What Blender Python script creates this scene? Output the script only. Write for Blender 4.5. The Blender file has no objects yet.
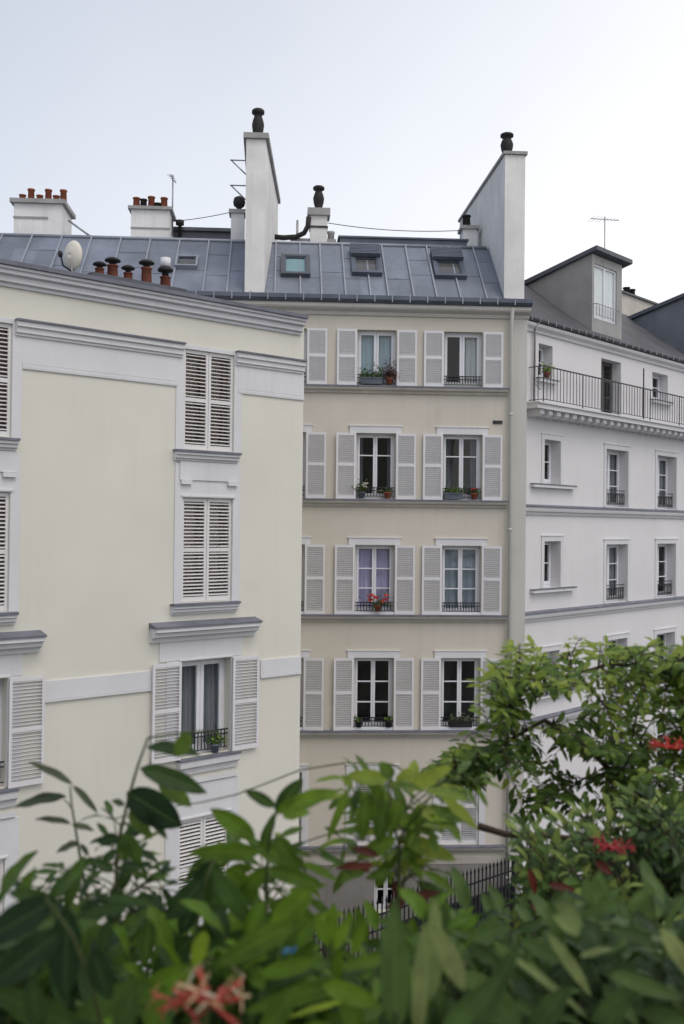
import bpy, math, random
from mathutils import Vector, Matrix
random.seed(7)
C = bpy.context.scene.collection
scene = bpy.context.scene
R = math.radians
PI = math.pi

# ---------------------------------------------------------------- camera
FPX = 1000.0; PITCH = R(.75); ROLL = R(.6); ZC = 11.0
_f = Vector((0, math.cos(PITCH), math.sin(PITCH)))
_u0 = Vector((0, -math.sin(PITCH), math.cos(PITCH)))
_x = Vector((1, 0, 0))
_r = _x*math.cos(ROLL) + _u0*math.sin(ROLL)
_u = _u0*math.cos(ROLL) - _x*math.sin(ROLL)
CAM = Vector((0, 0, ZC))

def at(px, py, Y):
    """world point seen at photo pixel (px,py) standing Y metres in front of the camera"""
    d = _f + _r*((px-342)/FPX) - _u*((py-512)/FPX)
    return CAM + d*(Y/d.y)

cam_d = bpy.data.cameras.new('camera'); cam = bpy.data.objects.new('camera', cam_d); C.objects.link(cam)
M = Matrix((( _r.x, _u.x, -_f.x, 0), (_r.y, _u.y, -_f.y, 0), (_r.z, _u.z, -_f.z, ZC), (0, 0, 0, 1)))
cam.matrix_world = M
cam_d.sensor_fit = 'VERTICAL'; cam_d.sensor_height = 36; cam_d.lens = 36*FPX/1024
cam_d.clip_start = .05; cam_d.clip_end = 2000
cam_d.dof.use_dof = True; cam_d.dof.focus_distance = 17; cam_d.dof.aperture_fstop = 5.2
scene.camera = cam

# ---------------------------------------------------------------- materials
MATS = {}
class NT:
    def __init__(s, name):
        s.m = bpy.data.materials.new(name); s.m.use_nodes = True
        s.t = s.m.node_tree; s.b = s.t.nodes['Principled BSDF']; s.out = s.t.nodes['Material Output']
    def n(s, typ, **kw):
        o = s.t.nodes.new(typ)
        for k, v in kw.items():
            if k in o.inputs.keys(): o.inputs[k].default_value = v
            else: setattr(o, k, v)
        return o
    def l(s, a, b): s.t.links.new(a, b)

def rgb(c): return (c[0], c[1], c[2], 1)

def mottled(name, col, var=.12, scale=1.2, rough=.85, streak=0., bump=.12, fine=45, metallic=0., spec=.3, tint=None):
    """painted / rendered / metal surface: broad blotches, optional vertical run marks, fine bump"""
    k = NT(name); b = k.b
    tc = k.n('ShaderNodeTexCoord')
    n1 = k.n('ShaderNodeTexNoise', Scale=scale, Detail=6.0, Roughness=.62); k.l(tc.outputs['Object'], n1.inputs['Vector'])
    dark = tuple(c*(1-var) for c in col); light = tuple(min(1, c*(1+var*.7)) for c in col)
    if tint: dark = tuple(d*t for d, t in zip(dark, tint))
    r1 = k.n('ShaderNodeValToRGB'); r1.color_ramp.elements[0].position = .3; r1.color_ramp.elements[1].position = .7
    r1.color_ramp.elements[0].color = rgb(dark); r1.color_ramp.elements[1].color = rgb(light)
    k.l(n1.outputs['Fac'], r1.inputs['Fac']); col_out = r1.outputs['Color']
    if streak:
        mp = k.n('ShaderNodeMapping'); mp.inputs['Scale'].default_value = (5.5, 5.5, .28); k.l(tc.outputs['Object'], mp.inputs['Vector'])
        n2 = k.n('ShaderNodeTexNoise', Scale=1.0, Detail=5.0, Roughness=.6); k.l(mp.outputs['Vector'], n2.inputs['Vector'])
        r2 = k.n('ShaderNodeValToRGB'); r2.color_ramp.elements[0].position = .5; r2.color_ramp.elements[1].position = .78
        r2.color_ramp.elements[0].color = (1, 1, 1, 1); g = 1-streak; r2.color_ramp.elements[1].color = (g, g*.985, g*.95, 1)
        k.l(n2.outputs['Fac'], r2.inputs['Fac'])
        mx = k.n('ShaderNodeMix', data_type='RGBA', blend_type='MULTIPLY')
        n4 = k.n('ShaderNodeTexNoise', Scale=.55, Detail=3.0); k.l(tc.outputs['Object'], n4.inputs['Vector'])
        m4 = k.n('ShaderNodeMapRange'); m4.inputs['From Min'].default_value = .42; m4.inputs['From Max'].default_value = .62; k.l(n4.outputs['Fac'], m4.inputs['Value']); k.l(m4.outputs[0], mx.inputs[0])
        k.l(col_out, mx.inputs[6]); k.l(r2.outputs['Color'], mx.inputs[7]); col_out = mx.outputs[2]
    k.l(col_out, b.inputs['Base Color'])
    b.inputs['Roughness'].default_value = rough; b.inputs['Metallic'].default_value = metallic
    b.inputs['Specular IOR Level'].default_value = spec
    if bump:
        n3 = k.n('ShaderNodeTexNoise', Scale=fine, Detail=4.0); k.l(tc.outputs['Object'], n3.inputs['Vector'])
        bp = k.n('ShaderNodeBump', Strength=bump, Distance=.02); k.l(n3.outputs['Fac'], bp.inputs['Height']); k.l(bp.outputs['Normal'], b.inputs['Normal'])
    MATS[name] = k.m; return k.m

mottled('cream_render', (.685, .67, .605), .06, .35, .9, .05, .10, 60)
mottled('trim_paint', (.66, .665, .69), .06, .8, .8, .08, .05, 40)
mottled('lead_flashing', (.16, .165, .20), .25, 3, .6, 0, .08, 20)
mottled('tan_render', (.60, .56, .492), .07, .6, .9, .11, .10, 60)
mottled('shaded_base_render', (.27, .26, .25), .15, .7, .9, .2, .15, 40)  # courtyard dimness is put into this darker base colour
mottled('pale_stone', (.54, .53, .50), .07, .9, .85, .12, .08, 40)
mottled('ledge_stone', (.50, .475, .435), .12, 1.5, .85, .2, .08, 40)
mottled('white_render', (.665, .655, .675), .06, .5, .9, .10, .08, 60)
mottled('white_trim', (.62, .62, .645), .06, .9, .85, .15, .06, 40)
mottled('stack_render', (.75, .745, .73), .15, 1.1, .9, .42, .12, 35)
mottled('stack_cap', (.36, .355, .35), .2, 2.5, .9, .2, .1, 30)
mottled('zinc', (.20, .222, .27), .24, .9, .48, .25, .03, 14, .35, .5)
mottled('zinc_seam', (.31, .33, .375), .15, 2.0, .45, 0, .03, 14, .35, .5)
mottled('dark_zinc', (.085, .092, .11), .25, 1.5, .5, .1, .05, 20, .2, .5)
mottled('gutter_zinc', (.10, .115, .15), .25, 2.0, .5, 0, .04, 20, .3, .5)
mottled('slate', (.085, .085, .095), .3, 1.2, .65, .1, .15, 9)
mottled('dormer_zinc', (.30, .30, .30), .2, 1.0, .55, .25, .03, 14, .25, .5)
mottled('blue_zinc', (.165, .178, .205), .25, .8, .5, .2, .03, 14, .3, .5)
mottled('terracotta', (.27, .085, .05), .25, 6, .85, 0, .1, 40)
mottled('sooty_terracotta', (.19, .065, .042), .4, 9, .9, .3, .15, 40)
mottled('sooty_pot', (.028, .026, .026), .3, 6, .7, 0, .1, 40)
mottled('shutter_paint', (.70, .695, .72), .06, 1.5, .6, .06, .02, 40)
mottled('shutter_cream', (.71, .70, .705), .06, 1.5, .6, .06, .02, 40)
mottled('window_paint', (.72, .73, .78), .05, 2, .5, .04, .02, 40)
mottled('iron', (.02, .021, .026), .3, 6, .5, 0, .05, 40, .2, .5)
mottled('cast_iron_white', (.66, .66, .68), .08, 3, .5, .1, .03, 30)
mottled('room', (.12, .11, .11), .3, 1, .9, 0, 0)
mottled('curtain_white', (.66, .67, .68), .06, 3, .9, 0, .05, 80)
mottled('curtain_blue', (.46, .56, .62), .06, 3, .9, 0, .05, 80)
mottled('cornice_paint', (.62, .625, .66), .06, .8, .8, .10, .05, 40)
mottled('grey_iron', (.055, .057, .065), .3, 6, .6, 0, .05, 40, .2, .4)
mottled('brown_wood', (.23, .165, .13), .2, 3, .8, .2, .1, 30)
mottled('brown_cloth', (.42, .29, .22), .15, 3, .9, 0, .05, 60)
mottled('blind_white', (.78, .78, .80), .04, 3, .8, 0, .02, 60)
mottled('curtain_pale', (.42, .46, .52), .06, 3, .9, 0, .05, 80)
mottled('blind_aqua', (.22, .35, .38), .08, 3, .8, 0, .02, 60)
mottled('curtain_violet', (.58, .54, .74), .08, 3, .9, 0, .05, 80)
mottled('curtain_grey', (.25, .26, .29), .1, 3, .9, 0, .05, 80)
mottled('dish_paint', (.66, .63, .56), .10, 4, .6, .12, .03, 30)
mottled('galvanised', (.28, .28, .29), .15, 5, .4, 0, .03, 30, .6, .5)
mottled('pot_grey', (.12, .14, .17), .2, 6, .7, 0, .05, 40)
mottled('soil', (.03, .022, .016), .4, 12, 1, 0, .4, 60)
mottled('planter_wood', (.11, .07, .045), .3, 3, .8, .2, .2, 30)
mottled('bark', (.075, .055, .042), .35, 14, .9, 0, .3, 60)
mottled('green_stem', (.10, .13, .045), .25, 20, .7, 0, .1, 60)
mottled('red_stem', (.12, .045, .03), .3, 20, .7, 0, .1, 60)
mottled('blue_plastic', (.08, .23, .40), .2, 20, .4, 0, .1, 60)
mottled('paving', (.075, .074, .072), .25, .7, .9, 0, .2, 18)
mottled('terrace_tile', (.26, .23, .20), .2, 2, .8, 0, .1, 18)

def sheets(name, pu, py):
    m = MATS[name]; t = m.node_tree; b = t.nodes['Principled BSDF']; src = b.inputs['Base Color'].links[0].from_socket
    tc = t.nodes.new('ShaderNodeTexCoord'); mp = t.nodes.new('ShaderNodeMapping'); mp.inputs['Scale'].default_value = (1/pu, 1/py, 0); t.links.new(tc.outputs['Object'], mp.inputs['Vector'])
    sn = t.nodes.new('ShaderNodeVectorMath'); sn.operation = 'FLOOR'; t.links.new(mp.outputs[0], sn.inputs[0])
    wn = t.nodes.new('ShaderNodeTexWhiteNoise'); t.links.new(sn.outputs[0], wn.inputs['Vector'])
    mr = t.nodes.new('ShaderNodeMapRange'); mr.inputs['To Min'].default_value = .9; mr.inputs['To Max'].default_value = 1.08; t.links.new(wn.outputs['Value'], mr.inputs['Value'])
    hv = t.nodes.new('ShaderNodeHueSaturation'); t.links.new(mr.outputs[0], hv.inputs['Value']); t.links.new(src, hv.inputs['Color']); t.links.new(hv.outputs[0], b.inputs['Base Color'])
sheets('zinc', .6, .8)
def glass_mat():
    k = NT('window_glass'); t = k.t; t.nodes.remove(k.b)
    tr = k.n('ShaderNodeBsdfTransparent'); tr.inputs['Color'].default_value = (.95, .97, .97, 1)
    gl = k.n('ShaderNodeBsdfGlossy'); gl.inputs['Roughness'].default_value = .02
    fr = k.n('ShaderNodeFresnel'); fr.inputs['IOR'].default_value = 1.52
    tc = k.n('ShaderNodeTexCoord'); nz = k.n('ShaderNodeTexNoise', Scale=1.6, Detail=1.0); k.l(tc.outputs['Object'], nz.inputs['Vector'])
    bp = k.n('ShaderNodeBump', Strength=.08, Distance=.1); k.l(nz.outputs['Fac'], bp.inputs['Height']); k.l(bp.outputs['Normal'], gl.inputs['Normal'])
    mx = k.n('ShaderNodeMixShader'); ge = k.n('ShaderNodeNewGeometry'); iv = k.n('ShaderNodeMath', operation='SUBTRACT'); iv.inputs[0].default_value = 1; k.l(ge.outputs['Backfacing'], iv.inputs[1])
    ml = k.n('ShaderNodeMath', operation='MULTIPLY'); k.l(fr.outputs[0], ml.inputs[0]); k.l(iv.outputs[0], ml.inputs[1]); k.l(ml.outputs[0], mx.inputs[0]); k.l(tr.outputs[0], mx.inputs[1]); k.l(gl.outputs[0], mx.inputs[2])
    k.l(mx.outputs[0], k.out.inputs['Surface']); MATS['window_glass'] = k.m
glass_mat()

def leaf_mat(name, dark, mid, light, vein=.35, rough=.43, trans=.38):
    """every leaf carries its own tone in 'leaf' (r: tone, g: along the midrib, b: across)"""
    k = NT(name); b = k.b
    a = k.n('ShaderNodeAttribute', attribute_name='leaf'); sp = k.n('ShaderNodeSeparateColor'); k.l(a.outputs['Color'], sp.inputs[0])
    rp = k.n('ShaderNodeValToRGB'); e = rp.color_ramp.elements
    e[0].position = .05; e[0].color = rgb(dark); e[1].position = 1; e[1].color = rgb(light); m = e.new(.55); m.color = rgb(mid)
    k.l(sp.outputs[0], rp.inputs['Fac'])
    ab = k.n('ShaderNodeMath', operation='SUBTRACT'); k.l(sp.outputs[2], ab.inputs[0]); ab.inputs[1].default_value = .5
    ab2 = k.n('ShaderNodeMath', operation='ABSOLUTE'); k.l(ab.outputs[0], ab2.inputs[0])
    mr = k.n('ShaderNodeMapRange'); mr.inputs['From Min'].default_value = .015; mr.inputs['From Max'].default_value = .055; mr.inputs['To Min'].default_value = 1; mr.inputs['To Max'].default_value = 0
    k.l(ab2.outputs[0], mr.inputs['Value'])
    s1 = k.n('ShaderNodeMath', operation='MULTIPLY'); k.l(sp.outputs[1], s1.inputs[0]); s1.inputs[1].default_value = 52
    s2 = k.n('ShaderNodeMath', operation='MULTIPLY_ADD'); k.l(ab2.outputs[0], s2.inputs[0]); s2.inputs[1].default_value = -34; k.l(s1.outputs[0], s2.inputs[2])
    s3 = k.n('ShaderNodeMath', operation='SINE'); k.l(s2.outputs[0], s3.inputs[0])
    mr2 = k.n('ShaderNodeMapRange'); mr2.inputs['From Min'].default_value = .82; mr2.inputs['From Max'].default_value = 1; mr2.inputs['To Max'].default_value = .55
    k.l(s3.outputs[0], mr2.inputs['Value'])
    mxx = k.n('ShaderNodeMath', operation='MAXIMUM'); k.l(mr.outputs[0], mxx.inputs[0]); k.l(mr2.outputs[0], mxx.inputs[1])
    vm = k.n('ShaderNodeMath', operation='MULTIPLY'); k.l(mxx.outputs[0], vm.inputs[0]); vm.inputs[1].default_value = vein
    tc = k.n('ShaderNodeTexCoord'); nz = k.n('ShaderNodeTexNoise', Scale=38., Detail=4.0); k.l(tc.outputs['Object'], nz.inputs['Vector'])
    vr = k.n('ShaderNodeMapRange'); vr.inputs['From Min'].default_value = .3; vr.inputs['From Max'].default_value = .7; vr.inputs['To Min'].default_value = .72; vr.inputs['To Max'].default_value = 1.25
    k.l(nz.outputs['Fac'], vr.inputs['Value'])
    hv = k.n('ShaderNodeHueSaturation'); k.l(vr.outputs[0], hv.inputs['Value']); k.l(rp.outputs['Color'], hv.inputs['Color'])
    mx = k.n('ShaderNodeMix', data_type='RGBA'); k.l(vm.outputs[0], mx.inputs[0]); k.l(hv.outputs['Color'], mx.inputs[6])
    mx.inputs[7].default_value = rgb(tuple(min(1, c*1.7+.03) for c in mid))
    k.l(mx.outputs[2], b.inputs['Base Color']); b.inputs['Roughness'].default_value = rough; b.inputs['Specular IOR Level'].default_value = .3
    bp = k.n('ShaderNodeBump', Strength=.25, Distance=.004); k.l(mxx.outputs[0], bp.inputs['Height']); k.l(bp.outputs['Normal'], b.inputs['Normal'])
    tl = k.n('ShaderNodeBsdfTranslucent'); hs = k.n('ShaderNodeHueSaturation'); hs.inputs['Value'].default_value = 1.5; hs.inputs['Hue'].default_value = .485
    k.l(mx.outputs[2], hs.inputs['Color']); k.l(hs.outputs['Color'], tl.inputs['Color'])
    ms = k.n('ShaderNodeMixShader'); ms.inputs[0].default_value = trans
    k.l(b.outputs[0], ms.inputs[1]); k.l(tl.outputs[0], ms.inputs[2]); k.l(ms.outputs[0], k.out.inputs['Surface'])
    MATS[name] = k.m
leaf_mat('leaf_dark', (.02, .048, .02), (.065, .135, .028), (.19, .29, .04))
leaf_mat('leaf_fresh', (0.039, 0.085, 0.020), (0.130, 0.247, 0.020), (0.364, 0.494, 0.039))
leaf_mat('leaf_blue', (0.031, 0.062, 0.024), (0.091, 0.169, 0.044), (0.312, 0.377, 0.143))
leaf_mat('leaf_grey', (.05, .075, .04), (.10, .125, .07), (.17, .19, .11))
leaf_mat('leaf_rose', (0.029, 0.058, 0.022), (0.098, 0.182, 0.039), (0.338, 0.429, 0.110))
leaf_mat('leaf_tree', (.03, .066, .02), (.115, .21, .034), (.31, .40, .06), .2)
leaf_mat('leaf_lime', (.05, .11, .022), (.15, .255, .032), (.32, .40, .06))
leaf_mat('leaf_red', (.06, .018, .012), (.13, .03, .018), (.22, .07, .03))
leaf_mat('leaf_pot', (.03, .06, .02), (.06, .12, .03), (.15, .22, .06), .1)
leaf_mat('petal_red', (.42, .035, .03), (.62, .06, .05), (.75, .16, .10), .0, .6, .25)
leaf_mat('petal_pink', (.34, .03, .04), (.50, .055, .07), (.62, .13, .12), .0, .6, .25)
leaf_mat('petal_coral', (.42, .06, .045), (.58, .13, .09), (.72, .28, .19), .0, .6, .25)
leaf_mat('petal_cream', (.62, .42, .22), (.74, .58, .36), (.80, .70, .52), .0, .6, .25)
leaf_mat('petal_white', (.66, .62, .56), (.74, .72, .66), (.8, .8, .76), .0, .6, .25)
leaf_mat('leaf_purple', (.05, .02, .025), (.09, .03, .035), (.16, .05, .05), .1)

# ---------------------------------------------------------------- mesh builder
class MB:
    def __init__(s): s.v = []; s.f = []; s.c = None; s.smooth = set()
    def quad(s, a, b, c, d):
        i = len(s.v); s.v += [tuple(a), tuple(b), tuple(c), tuple(d)]; s.f.append((i, i+1, i+2, i+3)); return s
    def box(s, x0, x1, y0, y1, z0, z1):
        i = len(s.v)
        s.v += [(x0, y0, z0), (x1, y0, z0), (x1, y1, z0), (x0, y1, z0), (x0, y0, z1), (x1, y0, z1), (x1, y1, z1), (x0, y1, z1)]
        for q in ((0, 3, 2, 1), (4, 5, 6, 7), (0, 1, 5, 4), (1, 2, 6, 5), (2, 3, 7, 6), (3, 0, 4, 7)): s.f.append(tuple(i+k for k in q))
        return s
    def beam(s, p0, p1, w, h, up=(0, 0, 1)):
        p0 = Vector(p0); p1 = Vector(p1); d = (p1-p0).normalized(); up = Vector(up)
        sd = d.cross(up).normalized(); u = sd.cross(d)
        i = len(s.v)
        for p in (p0, p1):
            for a, b in ((-1, -1), (1, -1), (1, 1), (-1, 1)): s.v.append(tuple(p+sd*(a*w/2)+u*(b*h/2)))
        for q in ((0, 1, 2, 3), (7, 6, 5, 4), (0, 4, 5, 1), (1, 5, 6, 2), (2, 6, 7, 3), (3, 7, 4, 0)): s.f.append(tuple(i+k for k in q))
        return s
    def tube(s, pts, r, n=6, cap=True):
        pts = [Vector(p) for p in pts]; m = len(pts)
        rs = r if isinstance(r, (list, tuple)) else [r]*m
        i0 = len(s.v); prev = None
        for k, p in enumerate(pts):
            d = (pts[min(k+1, m-1)]-pts[max(k-1, 0)]).normalized()
            ref = prev if prev is not None else (Vector((0, 0, 1)) if abs(d.z) < .9 else Vector((1, 0, 0)))
            a = (ref-d*ref.dot(d)).normalized(); prev = a; b = d.cross(a)
            for j in range(n):
                t = 2*PI*j/n; s.v.append(tuple(p+(a*math.cos(t)+b*math.sin(t))*rs[k]))
        for k in range(m-1):
            for j in range(n):
                A = i0+k*n+j; B = i0+k*n+(j+1) % n; s.smooth.add(len(s.f)); s.f.append((A, B, B+n, A+n))
        if cap:
            s.f.append(tuple(i0+j for j in range(n))[::-1]); s.f.append(tuple(i0+(m-1)*n+j for j in range(n)))
        return s
    def lathe(s, c, prof, n=14):
        i0 = len(s.v); m = len(prof)
        for r, z in prof:
            for j in range(n):
                t = 2*PI*j/n; s.v.append((c[0]+r*math.cos(t), c[1]+r*math.sin(t), c[2]+z))
        for k in range(m-1):
            for j in range(n):
                A = i0+k*n+j; B = i0+k*n+(j+1) % n; s.smooth.add(len(s.f)); s.f.append((A, B, B+n, A+n))
        s.f.append(tuple(i0+j for j in range(n))[::-1]); s.f.append(tuple(i0+(m-1)*n+j for j in range(n)))
        return s
    def extrude_u(s, prof, u0, u1):
        """closed profile [(y,z)...] swept along u"""
        i = len(s.v); m = len(prof)
        for u in (u0, u1):
            for y, z in prof: s.v.append((u, y, z))
        for k in range(m):
            j = (k+1) % m; s.f.append((i+k, i+j, i+m+j, i+m+k))
        s.f.append(tuple(i+k for k in range(m))[::-1]); s.f.append(tuple(i+m+k for k in range(m)))
        return s
    def extrude_y(s, prof, y0, y1):
        """closed profile [(u,z)...] swept along y"""
        i = len(s.v); m = len(prof)
        for y in (y0, y1):
            for u, z in prof: s.v.append((u, y, z))
        for k in range(m):
            j = (k+1) % m; s.f.append((i+k, i+j, i+m+j, i+m+k))
        s.f.append(tuple(i+k for k in range(m))); s.f.append(tuple(i+m+k for k in range(m))[::-1])
        return s
    def leaf(s, base, d, nrm, L, W, tone, bend=.15, fold=.25, seg=6, tip=.8, cols=2, twist=0.):
        if s.c is None: s.c = [(.5, .5, .5, 1)]*len(s.v)
        base = Vector(base); d = Vector(d).normalized(); n = Vector(nrm); n = n-d*n.dot(d)
        if n.length < 1e-4: n = d.orthogonal()
        n.normalize(); sd = d.cross(n)
        i0 = len(s.v); nc = 2*cols+1
        for k in range(seg+1):
            t = k/seg
            w = W*.5*(t**.62)*((1-t)**tip)*(1.62 if tip > .7 else 1.45)
            w = max(w, W*.012)
            ca, sa = math.cos(twist*t), math.sin(twist*t)
            sdt = sd*ca+n*sa; nt = n*ca-sd*sa
            c = base+d*(L*t*(1-.25*bend*t))-n*(bend*L*t*t)
            for q in range(-cols, cols+1):
                x = q/cols
                p = c+sdt*(w*x)+nt*(fold*w*abs(x)**1.3+.04*W*math.sin(t*13+q*2.1+tone*20)*abs(x))
                s.v.append(tuple(p)); s.c.append((tone, t, .5+.5*x, 1))
        for k in range(seg):
            for q in range(nc-1):
                A = i0+k*nc+q; s.smooth.add(len(s.f)); s.f.append((A, A+1, A+1+nc, A+nc))
        return s
    def mesh(s, name):
        me = bpy.data.meshes.new(name); me.from_pydata(s.v, [], s.f)
        if s.smooth:
            fl = [False]*len(s.f)
            for i in s.smooth: fl[i] = True
            me.polygons.foreach_set('use_smooth', fl)
        if s.c is not None:
            s.c += [(.5, .5, .5, 1)]*(len(s.v)-len(s.c))
            at_ = me.color_attributes.new('leaf', 'FLOAT_COLOR', 'POINT')
            at_.data.foreach_set('color', [x for c in s.c for x in c])
        me.update(); return me

def obj(name, mb, mat, parent=None, loc=(0, 0, 0), rot=(0, 0, 0)):
    me = mb.mesh(name) if isinstance(mb, MB) else mb
    if not me.materials: me.materials.append(MATS[mat])
    o = bpy.data.objects.new(name, me); C.objects.link(o); o.location = loc; o.rotation_euler = rot
    if parent: o.parent = parent
    return o
def tag(o, label, cat, group=None, kind=None):
    o['label'] = label; o['category'] = cat
    if group: o['group'] = group
    if kind: o['kind'] = kind
    return o
def thing(name, label, cat, loc=(0, 0, 0), rotz=0, group=None):
    o = bpy.data.objects.new(name, None); o.empty_display_size = .2; C.objects.link(o); o.location = loc; o.rotation_euler = (0, 0, rotz)
    return tag(o, label, cat, group)
def structure(o): o['kind'] = 'structure'; return o

# ---------------------------------------------------------------- world, sun
SUN_EL, SUN_AZ = R(57), R(140)      # azimuth measured from +Y (view direction) clockwise
w = bpy.data.worlds.new('World'); scene.world = w; w.use_nodes = True
nt = w.node_tree; bg = nt.nodes['Background']
sky = nt.nodes.new('ShaderNodeTexSky'); sky.sky_type = 'NISHITA'; sky.sun_disc = False
sky.sun_elevation = SUN_EL; sky.sun_rotation = SUN_AZ; sky.air_density = 1.0; sky.dust_density = 4.0; sky.ozone_density = 1.0
# a thin bright cloud veil, denser towards the horizon and the right-hand side of the sky
def nmath(op, a, b_):
    m = nt.nodes.new('ShaderNodeMath'); m.operation = op
    for i, v in enumerate((a, b_)):
        if isinstance(v, (int, float)): m.inputs[i].default_value = v
        else: nt.links.new(v, m.inputs[i])
    return m.outputs[0]
wtc = nt.nodes.new('ShaderNodeTexCoord'); wsp = nt.nodes.new('ShaderNodeSeparateXYZ'); nt.links.new(wtc.outputs['Generated'], wsp.inputs[0])
wnz = nt.nodes.new('ShaderNodeTexNoise'); wnz.inputs['Scale'].default_value = 2.2; wnz.inputs['Detail'].default_value = 3; nt.links.new(wtc.outputs['Generated'], wnz.inputs['Vector'])
fac = nmath('ADD', nmath('MULTIPLY', wsp.outputs[0], .7), nmath('MULTIPLY', nmath('SUBTRACT', wsp.outputs[2], .3), -.8))
fac = nmath('ADD', nmath('ADD', fac, .745), nmath('MULTIPLY', nmath('SUBTRACT', wnz.outputs['Fac'], .5), .25))
fac = nmath('MINIMUM', nmath('MAXIMUM', fac, .3), .97)
hz = nt.nodes.new('ShaderNodeMix'); hz.data_type = 'RGBA'; nt.links.new(fac, hz.inputs[0])
hz.inputs[7].default_value = (6.85, 6.87, 7.0, 1)
nt.links.new(sky.outputs[0], hz.inputs[6]); nt.links.new(hz.outputs[2], bg.inputs['Color']); bg.inputs['Strength'].default_value = .15
sd = bpy.data.lights.new('sun', 'SUN'); sd.energy = .6; sd.angle = R(28); sd.color = (1, .96, .9)
so = bpy.data.objects.new('sun', sd); C.objects.link(so)
sdir = Vector((math.sin(SUN_AZ)*math.cos(SUN_EL), math.cos(SUN_AZ)*math.cos(SUN_EL), math.sin(SUN_EL)))
so.rotation_euler = sdir.to_track_quat('Z', 'Y').to_euler()
vs = scene.view_settings; vs.view_transform = 'Standard'; vs.look = 'None'; vs.exposure = .12; vs.gamma = 1; vs.use_curve_mapping = False

# ---------------------------------------------------------------- ground
structure(obj('courtyard_ground', MB().quad((-200, -200, 0), (200, -200, 0), (200, 200, 0), (-200, 200, 0)), 'paving'))

# ---------------------------------------------------------------- facade helpers
def wall(u0, u1, z0, z1, holes, depth, D, roof_z=None):
    """front wall with real openings (reveals 'depth' deep), two flanks, back and top; front faces -y"""
    mb = MB()
    us = sorted({u0, u1} | {h[0] for h in holes} | {h[1] for h in holes}); zs = sorted({z0, z1} | {h[2] for h in holes} | {h[3] for h in holes})
    for a, b in zip(us, us[1:]):
        for c, d in zip(zs, zs[1:]):
            mu, mz = (a+b)/2, (c+d)/2
            if any(h[0] < mu < h[1] and h[2] < mz < h[3] for h in holes): continue
            mb.quad((a, 0, c), (b, 0, c), (b, 0, d), (a, 0, d))
    for a, b, c, d in holes:
        e = depth+.08
        mb.quad((a, 0, c), (a, 0, d), (a, e, d), (a, e, c)); mb.quad((b, 0, d), (b, 0, c), (b, e, c), (b, e, d))
        mb.quad((a, 0, d), (b, 0, d), (b, e, d), (a, e, d)); mb.quad((b, 0, c), (a, 0, c), (a, e, c), (b, e, c))
    mb.quad((u0, 0, z0), (u0, 0, z1), (u0, D, z1), (u0, D, z0)); mb.quad((u1, 0, z1), (u1, 0, z0), (u1, D, z0), (u1, D, z1))
    mb.quad((u1, D, z0), (u0, D, z0), (u0, D, z1), (u1, D, z1)); mb.quad((u0, 0, z1), (u1, 0, z1), (u1, D, z1), (u0, D, z1))
    return mb
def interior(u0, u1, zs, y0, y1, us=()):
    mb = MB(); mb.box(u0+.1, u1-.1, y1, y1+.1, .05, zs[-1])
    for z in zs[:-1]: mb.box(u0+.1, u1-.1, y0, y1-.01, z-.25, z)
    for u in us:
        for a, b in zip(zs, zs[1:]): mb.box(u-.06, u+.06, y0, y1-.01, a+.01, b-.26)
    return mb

_sh = {}
def shutter_mesh(w, h, pitch, tilt, mid=.52, th=.035, slat=.045, st=.05):
    k = (round(w, 3), round(h, 3), pitch, tilt, slat)
    if k in _sh: return _sh[k]
    mb = MB(); y0, y1 = -th/2, th/2
    mb.box(0, st, y0, y1, 0, h); mb.box(w-st, w, y0, y1, 0, h)
    rails = ((0, .085), (h*mid-.035, h*mid+.035), (h-.06, h))
    for a, b in rails: mb.box(st, w-st, y0+.002, y1-.002, a, b)
    for (a, b) in ((rails[0][1], rails[1][0]), (rails[1][1], rails[2][0])):
        n = max(2, int((b-a)/pitch)); p = (b-a)/n
        for i in range(n):
            z = a+p*(i+.5); dy, dz = math.cos(tilt)*slat/2, math.sin(tilt)*slat/2
            mb.beam((st, 0, z), (w-st, 0, z), slat, .008, (0, math.sin(tilt), math.cos(tilt)))
    me = mb.mesh('shutter'); _sh[k] = me; return me

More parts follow.
